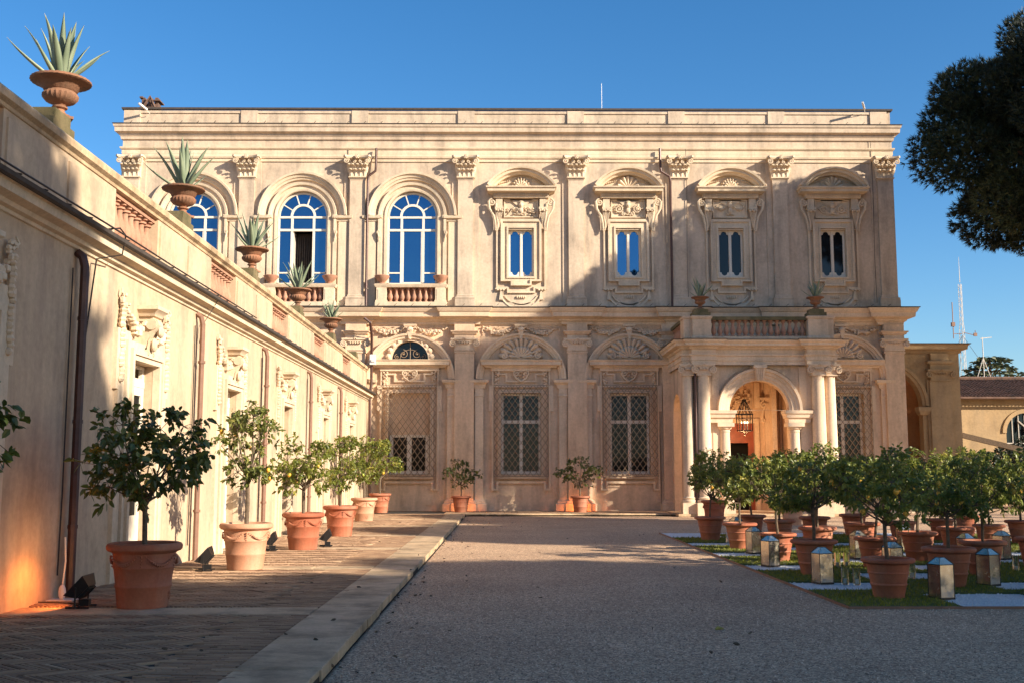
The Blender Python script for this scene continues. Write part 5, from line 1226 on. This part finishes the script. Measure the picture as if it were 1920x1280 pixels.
# dark hedge and climber before the outbuilding
def bush(name, label, x, y, lobes, n, leaf, mat, seed, cat='hedge'):
    R = np.random.RandomState(seed); L = np.array(lobes); idx = R.randint(len(L), size=n); v = unit(R.normal(size=(n, 3)))
    P = L[idx, :3] + v * L[idx, 3:6] * (R.uniform(.5, 1, n) ** .4)[:, None]; P = P[P[:, 2] > .02]; n = len(P)
    d = v[:n] + R.normal(0, .6, (n, 3)); t = thing(name, label, cat, (x, y, 0)); link('foliage', leaves('foliage', P, d, leaf * R.uniform(.7, 1.3, n), leaf * R.uniform(.5, .7, n), MT[mat], np.clip(R.normal(.4, .22, n), 0, 1), seed), t)
    m = MB()
    for l in lobes: m.tube([(l[0] * .8, l[1], 0), (l[0], l[1], l[2])], .05, 5, .02)
    part('stem', m, 'bark', t)
bush('hedge', 'dark ivy covered hedge between the annex and the outbuilding', 24.2, 53, [(-2.6, 0, 1.2, 1.3, .8, 1.4), (-.8, 0, 1.3, 1.4, .9, 1.5), (1.2, 0, 1.5, 1.5, .9, 1.5), (3.2, 0, 1.7, 1.6, 1, 1.7), (5.4, 0, 1.6, 1.6, 1, 1.6), (8, 0, 1.5, 1.8, 1, 1.6)], 16000, .16, 'hedge', 4)
bush('climbing_shrub', 'leggy dark climber rising against the outbuilding wall', 26.6, 55, [(0, 0, 2.6, .9, .4, 1.0), (1.3, 0, 3.2, .8, .4, .9), (-1, 0, 2.4, .8, .4, .7), (2.3, 0, 2.6, .9, .4, .8)], 3600, .15, 'hedge', 6, 'shrub')

# ================================================================== LEMON GARDEN
GX0, GX1, GY0, GY1 = 4.45, 13.3, 14.2, 31.4
m = MB(); m.add([(GX0, GY0, .012), (GX1, GY0, .012), (GX1, GY1, .012), (GX0, GY1, .012)], [(0, 1, 2, 3)]); wg = struct('white_gravel', m, 'white_gravel')
R = np.random.RandomState(9); n = 30000; px = R.uniform(GX0, GX1, n); py = GY0 + (GY1 - GY0) * R.rand(n) ** 1.8
base = np.array([(1, 0, 0), (-.5, .87, 0), (-.5, -.87, 0), (0, 0, .9), (.1, .1, -.4)]); s = R.uniform(.007, .016, n)
V = base[None] * s[:, None, None] * R.uniform(.6, 1.3, (n, 5, 1)); a = R.rand(n) * 6.28
V = np.stack([V[..., 0] * np.cos(a)[:, None] - V[..., 1] * np.sin(a)[:, None] + px[:, None], V[..., 0] * np.sin(a)[:, None] + V[..., 1] * np.cos(a)[:, None] + py[:, None], V[..., 2] + .016], 2)
o = link('marble_chips', fastmesh('marble_chips', V, 3, MT['white_gravel'], None, False, [(0, 1, 3), (1, 2, 3), (2, 0, 3), (0, 4, 1), (1, 4, 2), (2, 4, 0)])); tag(o, 'loose white marble chips between the turf squares', 'gravel', kind='stuff')
m = MB(); m.box(GX0 - .015, GX0, GY0, GY1, -.02, .035); m.box(GX0 - .015, GX1, GY0 - .015, GY0, -.02, .035); struct('garden_edging', m, 'pipe_pale')
squares = []
for ci in range(6):
    x = 5.18 + 1.47 * ci
    for rj in range(6):
        y = (15.2 if ci % 2 == 0 else 16.8) + 3.2 * rj
        if y > 31: continue
        squares.append((ci, rj, x, y))
GV = [citrus_meshes(30 + i, .80 + .05 * (i % 3), .64, 1.04, 240, 11, .078, 'leaf', .03) for i in range(5)]
fn = ['leftmost', 'second', 'third', 'fourth', 'fifth', 'rightmost']; rn = ['front', 'second', 'third', 'fourth', 'fifth', 'sixth']
R = np.random.RandomState(12)
for ci, rj, x, y in squares:
    hx_, hy_ = .735, 1.0
    wh = '%s file, %s from the front' % (fn[ci], rn[rj])
    m = MB(); m.box(x - hx_, x + hx_, y - hy_, y + hy_, .0, .035)
    t = struct('turf', m, 'turf')
    k = int(2600 if y < 20 else 1300); P = np.stack([x + R.uniform(-hx_, hx_, k) * 1.01, y + R.uniform(-hy_, hy_, k) * 1.005, np.full(k, .033)], 1)
    d = np.stack([R.normal(0, .4, k), R.normal(0, .4, k), np.ones(k)], 1); sd = unit(np.cross(d, R.normal(size=(k, 3)))); h = R.uniform(.02, .05, k)[:, None]; wd = .007 if y < 20 else .012
    o = link('grass', fastmesh('grass', np.stack([P - sd * wd, P + sd * wd, P + unit(d) * h], 1), 3, MT['grass'], np.clip(R.normal(.45, .25, k), 0, 1), False, [(0, 1, 2)]), t); o['kind'] = 'stuff'
    jx, jy = (.12 if ci == 0 else 0) + R.normal(0, .05), R.normal(0, .12)
    if ci == 0 and rj == 0: jx, jy = .15, .05
    if ci == 1 and rj == 0: jx, jy = .12, -.1
    s = R.uniform(.95, 1.06)
    pot(POTG, x + jx, y + jy, .035, 'terracotta pot on a turf square, ' + wh, 'terracotta pots on the turf squares', R.uniform(0, 6), s * (1.0))
    v = GV[R.randint(5)]
    citrus(v, x + jx, y + jy, .035 + .50 * s, 'leafy lemon tree in the garden pot, ' + wh, 'lemon trees of the garden', R.uniform(0, 6.28), R.uniform(.90, 1.09), 9 if y < 23 else 5, sxy=R.uniform(.88, 1.12)).rotation_euler[0] = R.normal(0, .04)
# two more pots towards the porch
for x, y, z, ms, l, lt, s in ((7.35, 38.2, .0, POTW, 'terracotta pot on the gravel at the left corner of the porch', 'lemon tree at the left corner of the porch', 1.0),
                          (9.6, 36.4, 0, POTP, 'pale ornamented pot on the gravel before the porch arch', 'lemon tree in the pale pot before the porch arch', .95)):
    pot(ms, x, y, z, l, 'pots before the porch', 0, s); citrus(GV[1], x, y, z + .70 * s, lt, 'lemon trees before the porch', 2, 1.15, 4)
# mirrored lanterns
def lantern_meshes():
    b = MB(); b.taper(0, 0, .03, .47, .14, .14, .14, .14); 
    t = MB(); t.taper(0, 0, .47, .56, .148, .148, .05, .05)
    f = MB()
    for sx in (-1, 1):
        for sy in (-1, 1): f.tube([(sx * .142, sy * .142, 0), (sx * .142, sy * .142, .475)], .006, 4); f.tube([(sx * .148, sy * .148, .475), (sx * .05, sy * .05, .562)], .005, 4)
    f.box(-.145, .145, -.145, .145, 0, .03); f.box(-.05, .05, -.05, .05, .558, .566)
    for q in (-1, 1): f.box(-.15, .15, q * .150 - .004, q * .150 + .004, .463, .475); f.box(q * .150 - .004, q * .150 + .004, -.146, .146, .463, .475)
    return b.mesh('mirror_panels', MT['mirror']), t.mesh('lid', MT['mirror']), f.mesh('frame', MT['iron'])
LMh = lantern_meshes()
lp = [(6.02, 15.15, .35, 'in the front white gap, right of the nearest pot'), (7.45, 16.9, .5, 'right of the second pot from the front, near the right edge'), (4.98, 17.2, .3, 'at the left garden edge behind the nearest turf'), (4.92, 20.3, .45, 'at the left edge before the third turf'), (5.35, 23.5, .35, 'half behind the fourth pot of the left file'),
      (6.55, 18.5, .3, 'standing between the two middle pots'), (8.85, 21.0, .4, 'in the middle of the garden among pots'), (9.95, 21.9, .5, 'near the right edge behind pots'), (7.1, 22.0, .2, 'behind the second file of pots'), (6.1, 28.8, .4, 'far one near the white pot'), (10.3, 18.2, .3, 'near the right picture edge'), (8.9, 24.4, .2, 'far one in the third file')]
for x, y, r, l in lp:
    t = thing('mirrored_lantern', 'square mirrored lantern, ' + l, 'lantern', (x, y, .02), r, 'mirrored lanterns of the garden'); t.scale = (.84, .84, 1)
    for nm, me in zip(('mirror_panels', 'lid', 'frame'), LMh): link(nm, me, t)
# clear glass candle holders
q = MB(); q.lathe(0, 0, [(.0, .006), (.055, .004), (.058, .02), (.058, .26), (.054, .26), (.052, .02), (0, .014)], 20); gh = q.mesh('glass', MT['clear']); q = MB(); q.lathe(0, 0, [(0, .015), (.03, .015), (.03, .09), (0, .09)], 12); gc = q.mesh('candle', MT['white'])
for x, y, l in ((5.5, 26.9, 'left of the third gap'), (5.75, 26.8, 'beside its twin in the third gap'), (5.3, 17.1, 'before the nearest pot'), (5.45, 17.0, 'just right of its twin before the nearest pot'), (6.7, 18.05, 'behind the nearest turf'), (6.55, 17.95, 'by the small white gap'), (7.85, 19.6, 'between two tall lanterns'), (6.1, 20.1, 'in the second gap'), (6.3, 20.2, 'in the second gap right'), (9.0, 19.3, 'at the right')):
    t = thing('glass_candle_holder', 'clear glass cylinder candle holder ' + l, 'candle holder', (x, y, .02), 0, 'glass candle holders'); link('glass', gh, t); link('candle', gc, t)

# ================================================================== SMALL THINGS
def floodlight(x, y, rz, label, lit=False, s=1., tilt=0.75, e=10):
    t = thing('floodlight', label, 'floodlight', (x, y, PZ), rz, 'floodlights behind the pots'); t.scale = (s, s, s)
    # housing tilted up, facing local -x
    m = MB(); m.add([(-.03, -.22, -.16), (-.03, .22, -.16), (-.03, .22, .16), (-.03, -.22, .16), (.10, -.14, -.10), (.10, .14, -.10), (.10, .14, .10), (.10, -.14, .10)], [(0, 1, 2, 3), (4, 5, 6, 7), (0, 1, 5, 4), (1, 2, 6, 5), (2, 3, 7, 6), (3, 0, 4, 7)])
    for k in range(6): m.box(.09, .13, -.12 + k * .045, -.11 + k * .045, -.09, .09)
    h = part('housing', m, 'black_metal', t, (0, 0, .26), (0, tilt, 0))
    g = MB(); g.box(-.034, -.031, -.195, .195, -.135, .135); part('glass', g, 'lamp_glow' if lit else 'lamp_glass', h)
    b = MB(); b.box(-.12, .16, -.16, -.14, 0, .02); b.box(-.12, .16, .14, .16, 0, .02); b.tube([(.02, -.24, .26), (.02, -.24, .02), (.02, .24, .02), (.02, .24, .26)], .012, 4); b.box(.0, .12, -.05, .05, .02, .10); part('stand', b, 'black_metal', t)
    c = MB(); c.tube([(.1, .05, .06), (.0, .3, .01), (-.3, .4, .008), (-.7, .5, .01)], .008, 5); part('cable', c, 'iron', t)
    if lit:
        L = bpy.data.lights.new("flood_beam", 'SPOT'); L.energy = e; L.color = (1, .26, .05); L.spot_size = radians(120); L.spot_blend = .6; L.shadow_soft_size = .1
        o = bpy.data.objects.new("flood_beam", L); COL.objects.link(o); o.parent = t; o.location = (-.06, 0, .3); o.rotation_euler = (0, radians(70), 0) if False else (0, radians(62), 0)
    return t
floodlight(-5.2, 13.6, .05, 'black floodlight with amber light, leaning to the wall behind the nearest big pot', True, 1., .75, 24)
floodlight(-5.05, 18.6, .1, 'black floodlight left of the pale pot with the swag relief')
floodlight(-4.95, 23.3, .1, 'black floodlight left of the third big pot')
floodlight(-4.0, 24.6, .1, 'small dark floodlight right of the third big pot')
floodlight(-1.75, 45.75, pi / 2 * -1 + 0, 'amber lit floodlight hidden behind the left small pot', True, .6, .9, 30)
floodlight(3.2, 45.75, -pi / 2, 'amber lit floodlight hidden behind the right small pot', True, .6, .9, 60)
m = MB(); m.blob((0, 0, .1), (.05, .05, .10), 8, 6); m.tube([(0, 0, .16), (.03, -.01, .5), (0, .02, .8)], .012, 5); m.box(-.16, .18, -.12, .12, 0, .012); o = part('cable_coupling', m, 'plastic', None, (-5.72, 14.35, PZ)); tag(o, 'white and blue cable coupling at the foot of the black downpipe', 'cable plug')
m = MB(); m.box(-.12, .12, -.1, .1, -.22, .22); m.box(-.05, .10, -.14, -.1, -.1, .0); o = part('junction_box', m, 'plastic', None, (-5.66, 46.5, 6.55)); tag(o, 'white junction box where the wing meets the villa under the pipe bend', 'junction box')
def camera_box(x, z, s, label):
    t = thing('security_camera', label, 'security camera', (x, YF - .1, z)); t.scale = (.62, .62, .62); m = MB(); m.tube([(0, -.3, 0), (-s * .35, -1.0, .22)], .09, 4); part('housing', m, 'plastic', t); m = MB(); m.tube([(s * .12, 0, -.2), (0, -.35, -.05)], .025, 5); part('bracket', m, 'plastic', t)
camera_box(-15.9, 17.72, 1, 'white security camera on the left end of the roof parapet'); camera_box(16.1, 17.85, 1, 'white security camera at the right end of the roof parapet')
R = np.random.RandomState(21); n = 170; px = np.where(R.rand(n) < .5, KX1 + R.exponential(.25, n), R.uniform(-5.8, 4.3, n)); py = R.uniform(7.5, 40, n); zz = np.where(px < KX1, .108, .012)
o = link('dry_leaves', leaves('dry_leaves', np.stack([px, py, zz], 1), np.stack([R.normal(size=n), R.normal(size=n), np.full(n, .15)], 1), R.uniform(.04, .08, n), R.uniform(.02, .04, n), MT['bark'], R.rand(n), 5, .3, .0)); tag(o, 'dry fallen leaf litter scattered on the gravel and paving', 'leaf litter', kind='stuff')
for x, y, r, L in ((2.35, 12.35, .3, .15), (.33, 9.0, 1.0, .12)):
    o = link('fallen_leaf', leaves('fallen_leaf', np.array([(0, 0, .0)]), np.array([(1, .2, .05)]), np.array([L]), np.array([L * .35]), MT['leaf_dark'], np.array([.9]), 3), None, (x, y, .012), (0, 0, r)); tag(o, 'curled dry leaf lying on the gravel ' + ('at right of centre' if x > 1 else 'near the bottom edge'), 'leaf', 'fallen leaves')
m = MB(); m.box(-.14, .14, -.03, 0, 0, .22); o = part('meter_box', m, 'stucco_low', None, (-3.25, YF - .01, .35)); tag(o, 'small square hatch low on the villa wall under the blind grilled window', 'hatch')
m = MB(); m.box(-.16, .16, -.03, 0, 0, .2); m.box(-.08, .14, -.03, 0, .28, .4); o = part('wall_hatch', m, 'stucco_low', None, (6.72, YF - .01, .4)); tag(o, 'small hatch low on the wall beside the porch', 'hatch')
print('objects', len(bpy.data.objects))
